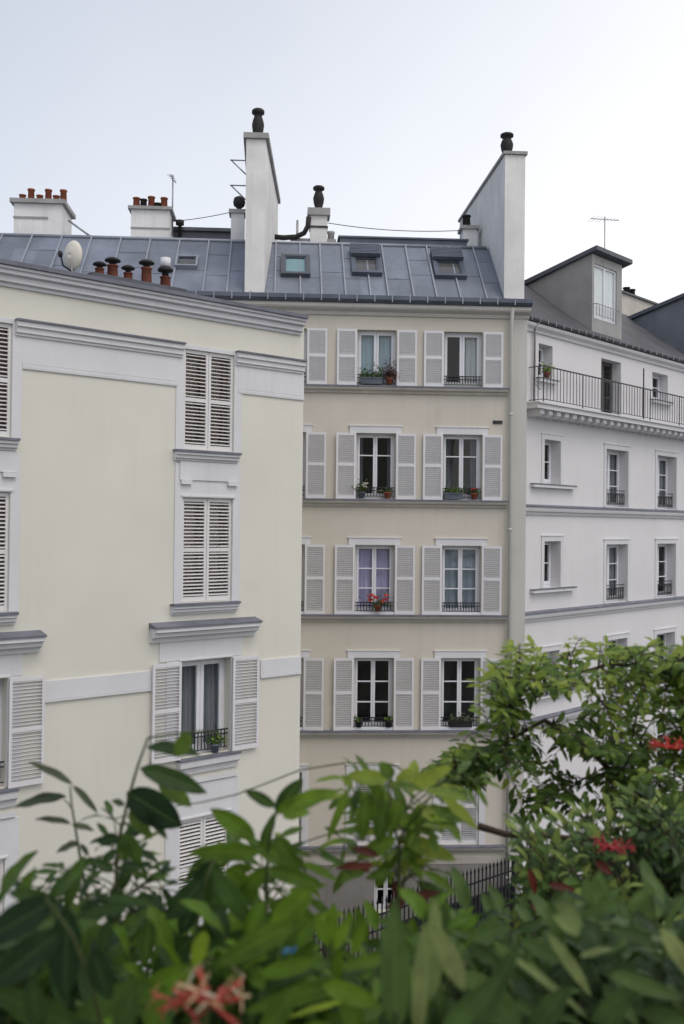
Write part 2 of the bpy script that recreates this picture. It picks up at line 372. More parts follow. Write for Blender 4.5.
def window(bld, u0, u1, z0, z1, depth=.2, rows=3, bars=None, sashes=2, cloth=None, cloth_mat=None, paint='window_paint', rail=None, name='window', cloth_fall=1.0, st=.05):
    """casement window set 'depth' back in its opening; children: pane, curtain, railing"""
    W, H = u1-u0, z1-z0; mb = MB(); y0, y1 = depth, depth+.06; fr = .045
    mb.box(0, fr, y0, y1, 0, H); mb.box(W-fr, W, y0, y1, 0, H); mb.box(fr, W-fr, y0, y1, H-fr, H); mb.box(fr, W-fr, y0, y1, 0, fr+.02)
    sw = (W-2*fr)/sashes; gl = MB()
    for k in range(sashes):
        a = fr+k*sw+.003; b = a+sw-.006; c, d = fr+.023, H-fr-.003; ya, yb = y0-.012, y1-.014
        mb.box(a, a+st, ya, yb, c, d); mb.box(b-st, b, ya, yb, c, d); mb.box(a+st, b-st, ya, yb, d-st, d); mb.box(a+st, b-st, ya, yb, c, c+st+.03)
        zs = bars if bars is not None else [i/rows for i in range(1, rows)]
        for t in zs:
            z = c+st+.03+(d-c-2*st-.03)*t; mb.box(a+st, b-st, ya+.004, yb-.004, z-.014, z+.014)
        gl.box(a+st-.005, b-st+.005, ya+.02, ya+.026, c+st+.02, d-st+.005)
    o = obj(name, mb, paint, bld, (u0, 0, z0))
    obj('pane', gl, 'window_glass', o)
    if cloth:
        cm = MB(); n = 60
        for (a, b) in cloth:
            ux = [fr+(W-2*fr)*(a+(b-a)*i/n) for i in range(n+1)]; zt = H-.06; zb = H-.06-(H-.14)*cloth_fall
            i0 = len(cm.v)
            for i, u in enumerate(ux):
                y = y1+.07+.022*math.sin(i*1.35)+.012*math.sin(i*.47+u0)
                cm.v += [(u, y, zt), (u+.004*math.sin(i), y+.012*math.sin(i*1.1), zb)]
            for i in range(n): cm.smooth.add(len(cm.f)); cm.f.append((i0+2*i, i0+2*i+1, i0+2*i+3, i0+2*i+2))
        obj('curtain', cm, cloth_mat or 'curtain_white', o)
    if rail:
        rm = MB(); kind, rh = rail; y = depth*.35 if kind != 'out' else -.06
        rm.box(.004, W-.004, y-.012, y+.012, rh-.022, rh); rm.box(.004, W-.004, y-.008, y+.008, .07, .085)
        if kind == 'scroll':
            n = max(3, int(W/.11)); rm.box(.004, W-.004, y-.008, y+.008, rh-.1, rh-.088)
            for i in range(n):
                u = W*(i+.5)/n; r = W/n*.4
                rm.tube([(u+r*math.cos(t*PI/5), y, (rh-.1+.085)/2+(rh-.19)/2*math.sin(t*PI/5)) for t in range(11)], .008, 4)
                rm.box(u-W/n/2+.003, u-W/n/2+.013, y-.006, y+.006, .085, rh-.1)
        else:
            n = max(4, int(W/.07)); rm.box(.004, W-.004, y-.009, y+.009, rh-.10, rh-.08)
            for i in range(1, n): u = W*i/n; rm.box(u-.009, u+.009, y-.007, y+.007, .085, rh-.022)
        obj('railing', rm, 'iron', o)
    return o
def add_shutters(win, W, H, sw, pitch, tilt, mat, mode, slat=.045, mid=.52, wall_y=-.05):
    me = shutter_mesh(sw, H, pitch, tilt, mid, slat=slat)
    if not me.materials: me.materials.append(MATS[mat])
    if mode == 'open':
        a = R(random.choice((.4, .8, 1.2, 2.5, 5))); obj('shutter', me, mat, win, (-.015-sw*math.cos(a), wall_y-sw*math.sin(a), 0), (0, 0, a))
        a = R(random.choice((.4, .8, 1.2, 2.5, 5))); obj('shutter', me, mat, win, (W+.015, wall_y, 0), (0, 0, -a))
    elif mode == 'right': obj('shutter', me, mat, win, (W+.015, wall_y, 0))
    else:
        obj('shutter', me, mat, win, (.003, .045, .005)); obj('shutter', me, mat, win, (W-sw-.003, .045, .005))

# ================================================================ cream building on the left
LA = R(40.5)
cream = thing('apartment_building', 'cream rendered building with blue-grey mouldings and closed slatted shutters, nearest at the left', 'building', (-.8021, 20.1245, 0), LA, 'apartment blocks round the courtyard')
cols = [(-2.79, -1.69)]
cols = [(-2.79, -1.69), (-7.13, -6.03)]
rowsL = [(12.37, 14.21), (9.555, 11.47), (6.70, 8.47), (3.72, 5.56)]
holes = [(a, b, c, d) for a, b in cols for c, d in rowsL]
obj('wall', wall(-14, 0, 0, 15.0, holes, .22, 10), 'cream_render', cream)
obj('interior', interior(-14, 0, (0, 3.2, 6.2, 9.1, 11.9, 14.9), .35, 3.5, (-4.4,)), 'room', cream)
# cornice, gutter and roof
cp = [(0.3, 14.80), (-.04, 14.80), (-.04, 14.85), (-.10, 14.87), (-.10, 14.96), (-.17, 14.985), (-.17, 15.04), (-.21, 15.055), (-.21, 15.10), (.3, 15.10)]
obj('cornice', MB().extrude_u(cp, -14.05, -.10), 'cornice_paint', cream)
obj('gutter', MB().extrude_u([(-.255, 15.105), (-.255, 15.175), (-.15, 15.185), (-.12, 15.105)], -14.06, -.09), 'lead_flashing', cream)
rf = MB().extrude_u([(-.1, 15.19), (5, 15.9), (10, 15.19)], -14, -.002)
obj('roof', rf, 'dark_zinc', cream)
# friezes between window columns
for a, b, gap in ((-6.03+.17, -2.79-.15, 0), (-1.60, -.004, 1)):
    a0, b0 = (a-.13, b+.09) if not gap else (-1.67, -.04)
    fz = MB(); fz.box(a, b, -.022, .1, 13.59, 14.03)
    obj('frieze_band', fz, 'trim_paint', cream)
    obj('moulding', MB().extrude_u([(.05, 14.03), (-.05, 14.03), (-.05, 14.065), (-.085, 14.08), (-.085, 14.16), (-.125, 14.178), (-.125, 14.26), (.05, 14.26)], a0, b0), 'trim_paint', cream)
    obj('flashing', MB().box(a0-.01, b0+.01, -.155, .02, 14.262, 14.295), 'lead_flashing', cream)
    obj('moulding', MB().extrude_u([(.02, 13.50), (-.026, 13.50), (-.03, 13.53), (-.03, 13.585), (.02, 13.585)], a, b), 'trim_paint', cream)
# string bands level with the lintels of the hooded windows
for a, b in ((-5.40, -3.37), (-1.0, -.004), (-14, -7.75)):
    bz = MB().box(a, b, -.028, .05, 8.05, 8.36); bz.box(a, b, -.04, .05, 8.01, 8.046); obj('string_band', bz, 'trim_paint', cream)
for i, (a, b) in enumerate(cols):
    c = (a+b)/2
    for j, (z0, z1) in enumerate(rowsL):
        m = MB()
        if j < 2:      # flat painted surround running past both upper windows
            zt = 14.29 if j == 0 else 12.10
            zb = 12.35 if j == 0 else 9.54
            m.box(a-.17, a-.002, -.02, .05, zb, zt); m.box(b+.002, b+.17, -.02, .05, zb, zt)
            m.box(a-.002, b+.002, -.02, .05, z1+.003, zt)
            if j == 1: m.box(a-.04, b+.04, -.045, -.02, z1+.02, z1+.05)
        elif j == 2:
            m.box(a-.45, b+.25, -.02, .05, 8.50, 8.86); m.box(a-.04, b+.04, -.04, -.02, 8.485, 8.51)
            m.box(a-.30, a-.003, -.02, .05, 6.72, 8.49); m.box(b+.003, b+.24, -.02, .05, 6.72, 8.49)
        else:
            m.box(a-.28, a-.003, -.02, .05, 3.30, 6.2); m.box(b+.003, b+.22, -.02, .05, 3.30, 6.2); m.box(a-.003, b+.003, -.02, .05, z1+.003, 6.2)
            m.box(a-.04, b+.04, -.045, -.02, z1+.02, z1+.05)
        obj('surround', m, 'trim_paint', cream)
        closed = j != 2
        wd = window(cream, a, b, z0, z1, .20, rows=1, bars=[], cloth=[(0, .5), (.5, 1)] if j == 2 else [(0, 1)], cloth_mat='curtain_grey' if j == 2 else 'brown_cloth', paint='window_paint' if j == 2 else 'brown_wood', rail=('plain', .42) if j == 2 else None, st=.075)
        if closed: add_shutters(wd, b-a, z1-z0-.01, (b-a)/2-.008, .064, -R(27), 'shutter_cream', 'closed', slat=.052, mid=.50)
        elif j == 2:
            me_w = .60
            add_shutters(wd, b-a, z1-z0, me_w, .058, R(35), 'shutter_paint', 'open', slat=.05, wall_y=-.06)
    # sills
    for z, wd_, hh in ((12.35, .17, .2), (9.54, .19, .2)):
        obj('sill', MB().extrude_u([(.05, z-hh), (-.05, z-hh), (-.05, z-hh+.03), (-.10, z-hh+.048), (-.10, z-.105), (-.14, z-.088), (-.14, z-.045), (.05, z-.045)], a-wd_-.03, b+wd_-.09), 'trim_paint', cream)
        obj('flashing', MB().box(a-wd_-.045, b+wd_-.075, -.165, .05, z-.043, z-.002), 'lead_flashing', cream)
    # apron panel with its two small feet under the top window
    ap = MB().box(a-.08, b+.10, -.045, -.019, 11.80, 12.14); ap.box(a-.06, a+.16, -.075, -.019, 11.72, 11.795); ap.box(b-.14, b+.08, -.075, -.019, 11.72, 11.795)
    obj('apron', ap, 'trim_paint', cream)
    # the hood over the third row
    hp = [(.05, 8.86), (-.06, 8.86), (-.06, 8.93), (-.17, 8.965), (-.17, 9.03), (-.25, 9.055), (-.25, 9.12), (.05, 9.12)]
    obj('hood', MB().extrude_u(hp, a-.64, b+.53), 'trim_paint', cream)
    obj('flashing', MB().extrude_u([(-.27, 9.122), (-.27, 9.155), (.0, 9.215), (.02, 9.122)], a-.66, b+.55), 'lead_flashing', cream)
    obj('sill', MB().extrude_u([(.05, 6.40), (-.05, 6.40), (-.06, 6.50), (-.13, 6.54), (-.14, 6.655), (.05, 6.655)], a-.05, b+.16), 'trim_paint', cream)
    obj('flashing', MB().box(a-.06, b+.17, -.155, .05, 6.657, 6.695), 'lead_flashing', cream)
    bb = MB().box(a-.10, b+.16, -.05, -.019, 6.22, 6.30); obj('moulding', bb, 'trim_paint', cream)
    obj('sill', MB().box(a-.1, b+.1, -.12, .05, 3.60, 3.715), 'trim_paint', cream)
obj('plinth_course', MB().extrude_u([(.05, 3.0), (-.06, 3.0), (-.1, 3.1), (-.16, 3.14), (-.16, 3.24), (.05, 3.29)], -14.02, .03), 'trim_paint', cream)
obj('plinth', MB().box(-14.01, .02, -.05, .05, 0, 2.995), 'trim_paint', cream)
# roof-top chimney stack with cowled pots seen over the cornice
stk = MB().box(-4.0, -1.95, 1.3, 1.75, 15.25, 15.66); so_ = obj('chimney', stk, 'dark_zinc', cream)
def capped_pot(parent, u, y, z, r, h, hat, white=False):
    obj('chimney_pot', MB().lathe((u, y, z), [(r, 0), (r*1.05, .02), (r*.92, h*.9), (r*1.12, h*.93), (r*1.12, h)], 12), 'sooty_terracotta', parent)
    hm = MB()
    hm.lathe((u, y, z+h), [(r*.7, 0), (r*.6, hat*.40), (r*1.5, hat*.44), (r*1.55, hat*.58), (r*1.1, hat*.78), (r*.5, hat*.9), (.02, hat*.92)], 12)
    obj('cowl', hm, 'cast_iron_white' if white else 'sooty_pot', parent)
for u, h, hat, wh in ((-3.74, .14, .15, False), (-3.47, .25, .17, False), (-3.14, .16, .17, False), (-2.74, .33, .18, False), (-2.32, .22, .26, False)):
    capped_pot(so_, u, 1.52, 15.66, .085 if h < .2 else .10, h, hat)
obj('cowl', MB().lathe((-2.32, 1.52, 16.06), [(.10, 0), (.10, .2), (.02, .22)], 12), 'cast_iron_white', so_)

# ================================================================ beige building in the middle
CA = R(3.5)
beige = thing('apartment_building', 'beige rendered building with zinc roof and pairs of open white shutters, facing in the middle', 'building', (4.646, 25.284, 0), CA, 'apartment blocks round the courtyard')
wc = [-3.82, -1.63, -6.075]
rowsC = [(14.50, 15.91), (11.66, 13.31), (8.78, 10.51), (5.90, 7.69), (3.02, 4.85)]
holes = [(c-.49, c+.49, a, b) for c in wc for a, b in rowsC]
holes += [(-3.75, -3.15, 1.35, 2.35)]
obj('wall', wall(-16, 0, 0, 16.3, holes, .2, 9), 'tan_render', beige)
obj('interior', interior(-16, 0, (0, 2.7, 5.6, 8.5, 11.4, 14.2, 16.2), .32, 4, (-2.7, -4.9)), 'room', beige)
obj('wall_strip', MB().box(-.37, -.003, -.03, .05, .02, 16.26), 'pale_stone', beige)
obj('cornice', MB().extrude_u([(.2, 16.26), (-.05, 16.26), (-.07, 16.31), (-.07, 16.34), (-.22, 16.40), (-.25, 16.44), (-.25, 16.52), (.2, 16.52)], -16.05, .04), 'pale_stone', beige)
g = MB().extrude_u([(-.30, 16.525), (-.36, 16.60), (-.36, 16.70), (-.335, 16.70), (-.335, 16.62), (-.05, 16.62), (-.05, 16.525)], -16.05, .05)
gu = obj('gutter', g, 'gutter_zinc', beige)
br = MB(); u = -15.8
while u < 0: br.box(u-.012, u+.012, -.372, -.362, 16.54, 16.715); u += .44
obj('bracket', br, 'zinc_seam', gu)['kind'] = 'stuff'
dp = MB().tube([(-.43, -.12, 0.02), (-.43, -.12, 16.1), (-.43, -.24, 16.5)], .048, 10)
for z in (2.2, 5.1, 8.0, 10.9, 13.8): dp.tube([(-.43, -.12, z), (-.43, -.12, z+.06)], .058, 10)
obj('drainpipe', dp, 'pale_stone', beige)
for z in [r[0] for r in rowsC]:
    obj('ledge', MB().extrude_u([(.02, z-.19), (-.05, z-.19), (-.07, z-.13), (-.13, z-.11), (-.15, z-.075), (-.15, z-.045), (.02, z-.045)], -16, -.50), 'ledge_stone', beige)
    obj('flashing', MB().box(-16, -.49, -.17, .02, z-.043, z-.006), 'lead_flashing', beige)
obj('air_vent', MB().box(-.86, -.62, -.025, .02, 13.60, 13.68), 'iron', beige)
# ground-floor base, its render greyed to paint in the courtyard's shade
obj('shaded_base_wall', MB().box(-16, -.5, -.02, .02, .0, 1.34).box(-16, -3.76, -.02, .02, 1.342, 2.36).box(-3.14, -.5, -.02, .02, 1.342, 2.36).box(-16, -.5, -.02, .02, 2.362, 2.548), 'shaded_base_render', beige)
obj('base_band', MB().box(-16, -.5, -.03, .02, 2.55, 2.70), 'ledge_stone', beige)
wkind = {
 (0, 0): dict(rows=1, bars=[], cloth=[(0, .5), (.5, 1)], cloth_mat='curtain_blue', st=.06),
 (0, 1): dict(rows=1, bars=[], cloth=[(.62, 1)], cloth_mat='curtain_white', st=.06),
 (1, 0): dict(bars=[.68], cloth=[(0, .16), (.86, 1)], cloth_mat='curtain_grey'), (1, 1): dict(bars=[.68], cloth=[(0, .22), (.78, 1)], cloth_mat='curtain_grey'),
 (2, 0): dict(rows=3, cloth=[(0, .5), (.5, 1)], cloth_mat='curtain_violet'), (2, 1): dict(rows=3, cloth=[(0, .5), (.5, 1)], cloth_mat='curtain_pale'),
 (3, 0): dict(rows=3), (3, 1): dict(rows=3), (4, 0): dict(rows=3), (4, 1): dict(rows=3)}
for j, (z0, z1) in enumerate(rowsC):
    for i, c in enumerate(wc):
        k = dict(wkind.get((j, i), dict(rows=3)))
        closed = j == 4
        wd = window(beige, c-.49, c+.49, z0, z1, .17, rail=None if closed else ('plain', .30), **k)
        if i < 2 or not closed:
            if closed: add_shutters(wd, .98, z1-z0-.01, .482, .052, R(60), 'shutter_paint', 'closed', slat=.05)
            else: add_shutters(wd, .98, z1-z0, .50, .052, R(60), 'shutter_paint', 'open', slat=.05)
        if 1 <= j:
            t = MB(); t.box(c-.66, c+.64, -.03, .02, z1+.003, z1+.17); t.box(c-.69, c+.67, -.045, .02, z1+.172, z1+.195)
            if closed: t.box(c-.66, c-.495, -.03, .02, z0, z1); t.box(c+.495, c+.66, -.03, .02, z0, z1)
            obj('lintel', t, 'trim_paint', beige)
        if j == 3 or j == 2: obj('sill', MB().box(c-.5, c+.5, -.04, .16, z0-.003, z0+.06), 'window_paint', wd).location = (.49-c, 0, -z0) if False else (-c+.49, 0, -z0)
window(beige, -3.75, -3.15, 1.35, 2.35, .15, rows=2)

# zinc roof with standing seams
def slope(y): return 16.63+(y+.05)*(18.62-16.63)/2.15
def seam_roof(bld, u0, u1, mat='zinc'):
    rm = MB(); y0, y1 = -.08, 2.1
    rm.extrude_u([(y0, slope(y0)), (y1, slope(y1)), (8.9, 18.9), (8.9, 16.6), (y0, 16.6)], u0, u1)
    sm = MB(); lp = rm; n = 0
    us = [-.57, -1.02, -1.69, -2.30, -2.88, -3.53, -3.98, -4.61, -5.21, -5.75, -6.39]
    k = -6.39
    while k > u0+.3: k -= .60 if k > -8 else .78; us.append(k)
    us = [x for x in us if u0 < x < u1-.02]
    for u in us:
        sm.beam((u, y0+.02, slope(y0+.02)+.025), (u, y1, slope(y1)+.03), .04, .07, (0, -1, 1))
    edges = sorted(us+[u0, u1])
    for a, b in zip(edges, edges[1:]):      # cross laps, staggered
        n += 1; y = .75+(.22 if n % 2 else .0)+random.uniform(-.05, .05)
        lp.beam((a+.02, y, slope(y)+.005), (b-.02, y, slope(y)+.005), .035, .012, (0, -1, 1))
        if n % 3 == 0:
            y = 1.55; lp.beam((a+.02, y, slope(y)+.005), (b-.02, y, slope(y)+.005), .035, .012, (0, -1, 1))
    o = obj('roof', rm, mat, bld); obj('seam', sm, 'zinc_seam', o)
    obj('ridge_cap', MB().tube([(u0, y1, slope(y1)+.02), (u1-.1, y1, slope(y1)+.02)], .05, 8), 'zinc_seam', o)
    return o
roofC = seam_roof(beige, -16, -.53)
rc = MB().box(-4.65, -1.15, 2.25, 4.2, 18.6, 18.86); rc.box(-4.7, -1.1, 2.20, 4.25, 18.862, 18.91)
obj('ridge_box', rc, 'gutter_zinc', beige)
fl = MB().box(-9.6, -7.45, 4.6, 6.5, 18.6, 19.60); fl.box(-9.75, -7.40, 4.5, 6.6, 19.602, 19.70); obj('flat_roof_block', fl, 'dark_zinc', beige)

def skylight(u0, u1, y0, y1, shade=0., frame='dark_zinc', lit=True):
    """roof window lying in the slope; shade = share of its length covered by a closed outer shutter"""
    ang = math.atan2(18.62-16.63, 2.15); L = (y1-y0)/math.cos(ang); W = u1-u0
    o_mb = MB(); t = .10 if W > .65 else .05; h = .12
    o_mb.box(0, t, 0, L, 0, h); o_mb.box(W-t, W, 0, L, 0, h); o_mb.box(t, W-t, 0, t, 0, h); o_mb.box(t, W-t, L-t, L, 0, h)
    s = obj('skylight', o_mb, frame, beige, (u0, y0, slope(y0)), (ang, 0, 0))
    e = L-t if not shade else L*(1-shade)
    sash = MB(); q = .035
    sash.box(t, t+q, t, e, .03, h-.02); sash.box(W-t-q, W-t, t, e, .03, h-.02); sash.box(t+q, W-t-q, t, t+q, .03, h-.02); sash.box(t+q, W-t-q, e-q, e, .03, h-.02)
    obj('sash', sash, 'gutter_zinc', s)
    obj('pane', MB().box(t+q-.005, W-t-q+.005, t+q-.005, e-q+.005, h-.055, h-.045), 'window_glass', s)
    obj('blind', MB().box(t+q-.004, W-t-q+.004, t+q-.004, e-q+.004, .03, .05), 'blind_aqua' if lit else 'room', s)
    if shade:
        sh = MB(); sh.box(.0, W, e, L+.02, h+.002, h+.10); n = 7
        for i in range(n): z = e+(L-e)*i/n; sh.box(.03, W-.03, z+.01, z+(L-e)/n-.012, h+.102, h+.112)
        obj('outer_shutter', sh, 'gutter_zinc', s)
    return s
skylight(-6.25, -5.49, .74, 1.50)
skylight(-4.41, -3.62, .86, 1.86, .40, 'gutter_zinc', False)
skylight(-2.24, -1.41, .82, 1.80, .40, 'gutter_zinc', False)
skylight(-8.98, -8.40, .95, 1.35, 0, 'zinc_seam', False)

def cowl_metal(parent, u, y, z, r, h):
    """dark tapered chimney cowl with ribs and a top disc"""
    p = [(r*.75, 0), (r*.75, h*.12), (r*1.0, h*.30), (r*1.12, h*.48), (r*.95, h*.62), (r*.72, h*.74), (r*.72, h*.80), (r*1.15, h*.84), (r*1.15, h*.93), (r*.9, h*.97), (.02, h)]
    obj('cowl', MB().lathe((u, y, z), p, 14), 'sooty_pot', parent)
def pot(parent, u, y, z, r, h, mat='terracotta'):
    obj('chimney_pot', MB().lathe((u, y, z), [(r*.9, 0), (r*.9, h*.1), (r, h*.12), (r*.88, h*.86), (r*1.08, h*.88), (r*1.08, h), (r*.7, h), (r*.7, h*.8)], 12), mat, parent)
# tall flue wall
def flue(prof, u0, u1, v0, v1, y0, y1):
    # flue wall that widens a little on plan towards its back
    m = MB().extrude_u(prof, 0, 1)
    m.v = [((u0+(v0-u0)*(y-y0)/(y1-y0)) if x < .5 else (u1+(v1-u1)*(y-y0)/(y1-y0)), y, z) for x, y, z in m.v]; return m
tw = flue([(.1, 16.72), (.1, 20.66), (3.8, 20.25), (3.8, 18.0), (2.1, slope(2.1)-.1)], -7.15, -6.66, -7.15, -6.36, .1, 3.8)
tall = obj('chimney', tw, 'stack_render', beige)
obj('coping', flue([(.02, 20.665), (.02, 20.80), (3.87, 20.38), (3.87, 20.255)], -7.22, -6.59, -7.22, -6.29, .02, 3.87), 'stack_cap', tall)
cowl_metal(tall, -6.87, .42, 20.76, .14, .80)
bk = MB()
for z in (20.62, 19.95):
    bk.tube([(-7.15, 1.5, z), (-7.62, 1.5, z)], .018, 5); bk.tube([(-7.6, 1.5, z), (-7.15, 1.5, z-.42)], .018, 5)
obj('bracket', bk, 'galvanised', tall)
# little stack beside it with ball cowl
sm_ = obj('chimney', MB().box(-7.64, -7.28, 2.6, 3.0, 18.3, 19.55), 'stack_render', beige)
obj('coping', MB().box(-7.70, -7.22, 2.54, 3.06, 19.552, 19.66), 'stack_cap', sm_)
obj('cowl', MB().lathe((-7.43, 2.8, 19.66), [(.07, 0), (.07, .1), (.15, .16), (.17, .27), (.14, .38), (.02, .44)], 12), 'sooty_pot', sm_)
# middle stack with stove pipe
ms_ = obj('chimney', MB().box(-5.45, -4.98, 2.8, 3.25, 18.3, 19.62), 'stack_render', beige)
obj('coping', MB().box(-5.53, -4.90, 2.72, 3.33, 19.622, 19.82), 'stack_cap', ms_)
obj('strap', MB().box(-5.47, -4.96, 2.775, 3.27, 19.28, 19.33), 'iron', ms_)
cowl_metal(ms_, -5.22, 3.0, 19.82, .14, .70)
obj('chimney_base', MB().box(-6.0, -4.72, 2.9, 3.6, 18.3, 19.0), 'stack_cap', ms_)
obj('chimney_pot', MB().lathe((-4.86, 3.1, 19.0), [(.1, 0), (.09, .18), (.11, .2), (.11, .26)], 10), 'stack_cap', ms_)
obj('vent_rod', MB().tube([(-5.81, 2.9, 18.6), (-5.81, 2.9, 19.5)], .03, 6), 'galvanised', ms_)
obj('stove_pipe', MB().tube([(-6.5, 2.9, 19.02), (-6.2, 2.9, 19.0), (-5.85, 2.86, 19.02), (-5.62, 2.8, 19.12), (-5.52, 2.74, 19.3), (-5.50, 2.74, 19.55)], .075, 8), 'sooty_pot', ms_)
# party wall at the right end
gb = MB(); gb.extrude_u([(.1, 16.72), (.1, 20.48), (6.6, 20.72), (6.6, 16.72)], -.58, -.06)
gab = obj('gable_wall', gb, 'stack_render', beige)
obj('coping', MB().extrude_u([(.04, 20.485), (.04, 20.56), (6.65, 20.80), (6.65, 20.725)], -.63, -.01), 'stack_cap', gab)
cowl_metal(gab, -.46, .45, 20.57, .15, .60)
b4 = obj('chimney', MB().box(-1.12, -.72, 3.0, 3.5, 18.4, 19.42), 'stack_render', beige)
obj('coping', MB().box(-1.18, -.66, 2.94, 3.56, 19.422, 19.52), 'stack_cap', b4); pot(b4, -.98, 3.25, 19.52, .12, .36, 'sooty_pot')
# two wide stacks with rows of pots at the left
A = obj('chimney', MB().box(-13.75, -12.42, 3.5, 4.8, 18.0, 19.94), 'stack_render', beige)
obj('coping', MB().box(-13.85, -12.32, 3.4, 4.9, 19.942, 20.06), 'stack_cap', A)
obj('strap', MB().box(-13.76, -12.8, 3.47, 3.5, 19.52, 19.57), 'stack_cap', A)
for u, h in ((-13.58, .19), (-13.34, .36), (-13.10, .19), (-12.86, .36), (-12.64, .19), (-12.44, .36)): pot(A, u, 3.75, 20.06, .098, h)
B = obj('chimney', MB().box(-10.50, -9.42, 3.5, 4.5, 18.0, 19.86), 'stack_render', beige)
obj('coping', MB().box(-10.58, -9.34, 3.42, 4.58, 19.862, 19.95), 'stack_cap', B)
obj('strap', MB().box(-10.51, -9.40, 3.475, 3.5, 19.32, 19.36), 'stack_cap', B)
for u, h, mt in ((-10.38, .30, 'terracotta'), (-10.18, .26, 'sooty_pot'), (-9.96, .34, 'terracotta'), (-9.78, .16, 'sooty_pot'), (-9.60, .32, 'terracotta')): pot(B, u, 3.7, 19.95, .10, h, mt)
vt = MB().lathe((-9.22, 4.4, 18.8), [(.05, 0), (.05, .9), (.12, .92), (.12, 1.05), (.02, 1.08)], 10); obj('roof_vent', vt, 'sooty_pot', beige)
obj('guard_rail', MB().tube([(-12.1, 3.6, 18.7), (-12.1, 3.6, 19.1), (-10.95, 3.6, 19.1), (-10.95, 3.6, 18.7)], .02, 5).tube([(-12.25, 3.55, 19.5), (-11.6, 3.55, 19.05)], .03, 5), 'galvanised', beige)

# ================================================================ white building on the right
RA = R(46.4)
white = thing('apartment_building', 'white rendered building with a long railed balcony under dark mansard dormers, at the right', 'building', (4.9688, 26.967, 0), RA, 'apartment blocks round the courtyard')
D3 = .30
hA = [(.55, 1.26, 15.10, 16.05), (3.97, 5.18, 14.36, 16.08), (7.25, 8.36, 15.17, 16.06)]
hB = [(.86, 1.70, 12.20, 13.43), (4.30, 5.66, 11.64, 13.38), (7.63, 9.0, 11.64, 13.38)]
hC = [(.89, 1.73, 9.32, 10.61), (4.33, 5.66, 8.74, 10.50), (7.65, 8.98, 8.74, 10.50)]
hD = [(.85, 1.70, 6.42, 7.55), (4.35, 5.66, 5.86, 7.60), (7.63, 8.96, 5.86, 7.56)]
extra = [(11.0, 12.3, c, d) for c, d in ((11.64, 13.38), (8.74, 10.5), (5.86, 7.6))]
hE = [(4.35, 5.66, 3.0, 4.75), (7.63, 8.96, 3.0, 4.75)]
holes = hA+hB+hC+hD+extra+hE
obj('wall', wall(-.4, 18, 0, 16.35, holes, D3, 9), 'white_render', white)
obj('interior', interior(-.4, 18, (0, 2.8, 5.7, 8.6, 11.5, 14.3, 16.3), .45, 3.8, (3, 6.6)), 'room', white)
for k, (a, b, c, d) in enumerate(holes):
    tall_ = (d-c) > 1.5
    wd = window(white, a, b, c, d, D3, rows=3 if tall_ else 2, sashes=2 if b-a > 1 else 1, rail=('scroll', .52) if tall_ and k != 1 else None,
                cloth=[(0, .3), (.7, 1)] if k in (4, 7, 5) else ([(.15, .75)] if k == 2 else None), cloth_mat='curtain_grey' if k != 2 else 'curtain_white', st=.06, paint='window_paint' if k != 1 else 'room')
    t = MB(); f = .14; 
    if k not in (0, 1, 2):
        t.box(a-f, a-.003, -.022, .03, c, d+f); t.box(b+.003, b+f, -.022, .03, c, d+f); t.box(a-.003, b+.003, -.022, .03, d+.003, d+f); t.box(a-f-.03, b+f+.03, -.04, .03, d+f+.003, d+f+.03)
        obj('surround', t, 'white_trim', white)
    if not tall_ or k in (0, 2):
        e = .68 if k in (3, 6, 9) else .12
        obj('sill', MB().box(a-e, b+e, -.14, .05, c-.11, c-.035), 'white_trim', white); obj('flashing', MB().box(a-e-.01, b+e+.01, -.155, .05, c-.033, c-.004), 'lead_flashing', white)
for z in (11.60, 8.70, 5.80):
    obj('string_course', MB().extrude_u([(.02, z-.26), (-.05, z-.26), (-.06, z-.2), (-.12, z-.17), (-.14, z-.11), (-.14, z-.06), (.02, z-.06)], -.35, 18.1), 'white_trim', white)
    obj('flashing', MB().extrude_u([(-.165, z-.058), (-.165, z-.02), (.0, z+.02), (.02, z-.058)], -.35, 18.1), 'lead_flashing', white)
obj('cornice', MB().extrude_u([(.2, 16.30), (-.05, 16.30), (-.07, 16.37), (-.16, 16.44), (-.18, 16.52), (.2, 16.52)], -.35, 18.1), 'white_trim', white)
gw = obj('gutter', MB().extrude_u([(-.2, 16.545), (-.26, 16.60), (-.26, 16.65), (-.235, 16.65), (-.235, 16.6), (-.0, 16.6), (0, 16.545)], -.35, 18.1), 'dark_zinc', white)
wbk = MB(); u = -.2
while u < 18: wbk.box(u-.015, u+.015, -.275, -.262, 16.54, 16.665); u += .4
obj('bracket', wbk, 'galvanised', gw)['kind'] = 'stuff'
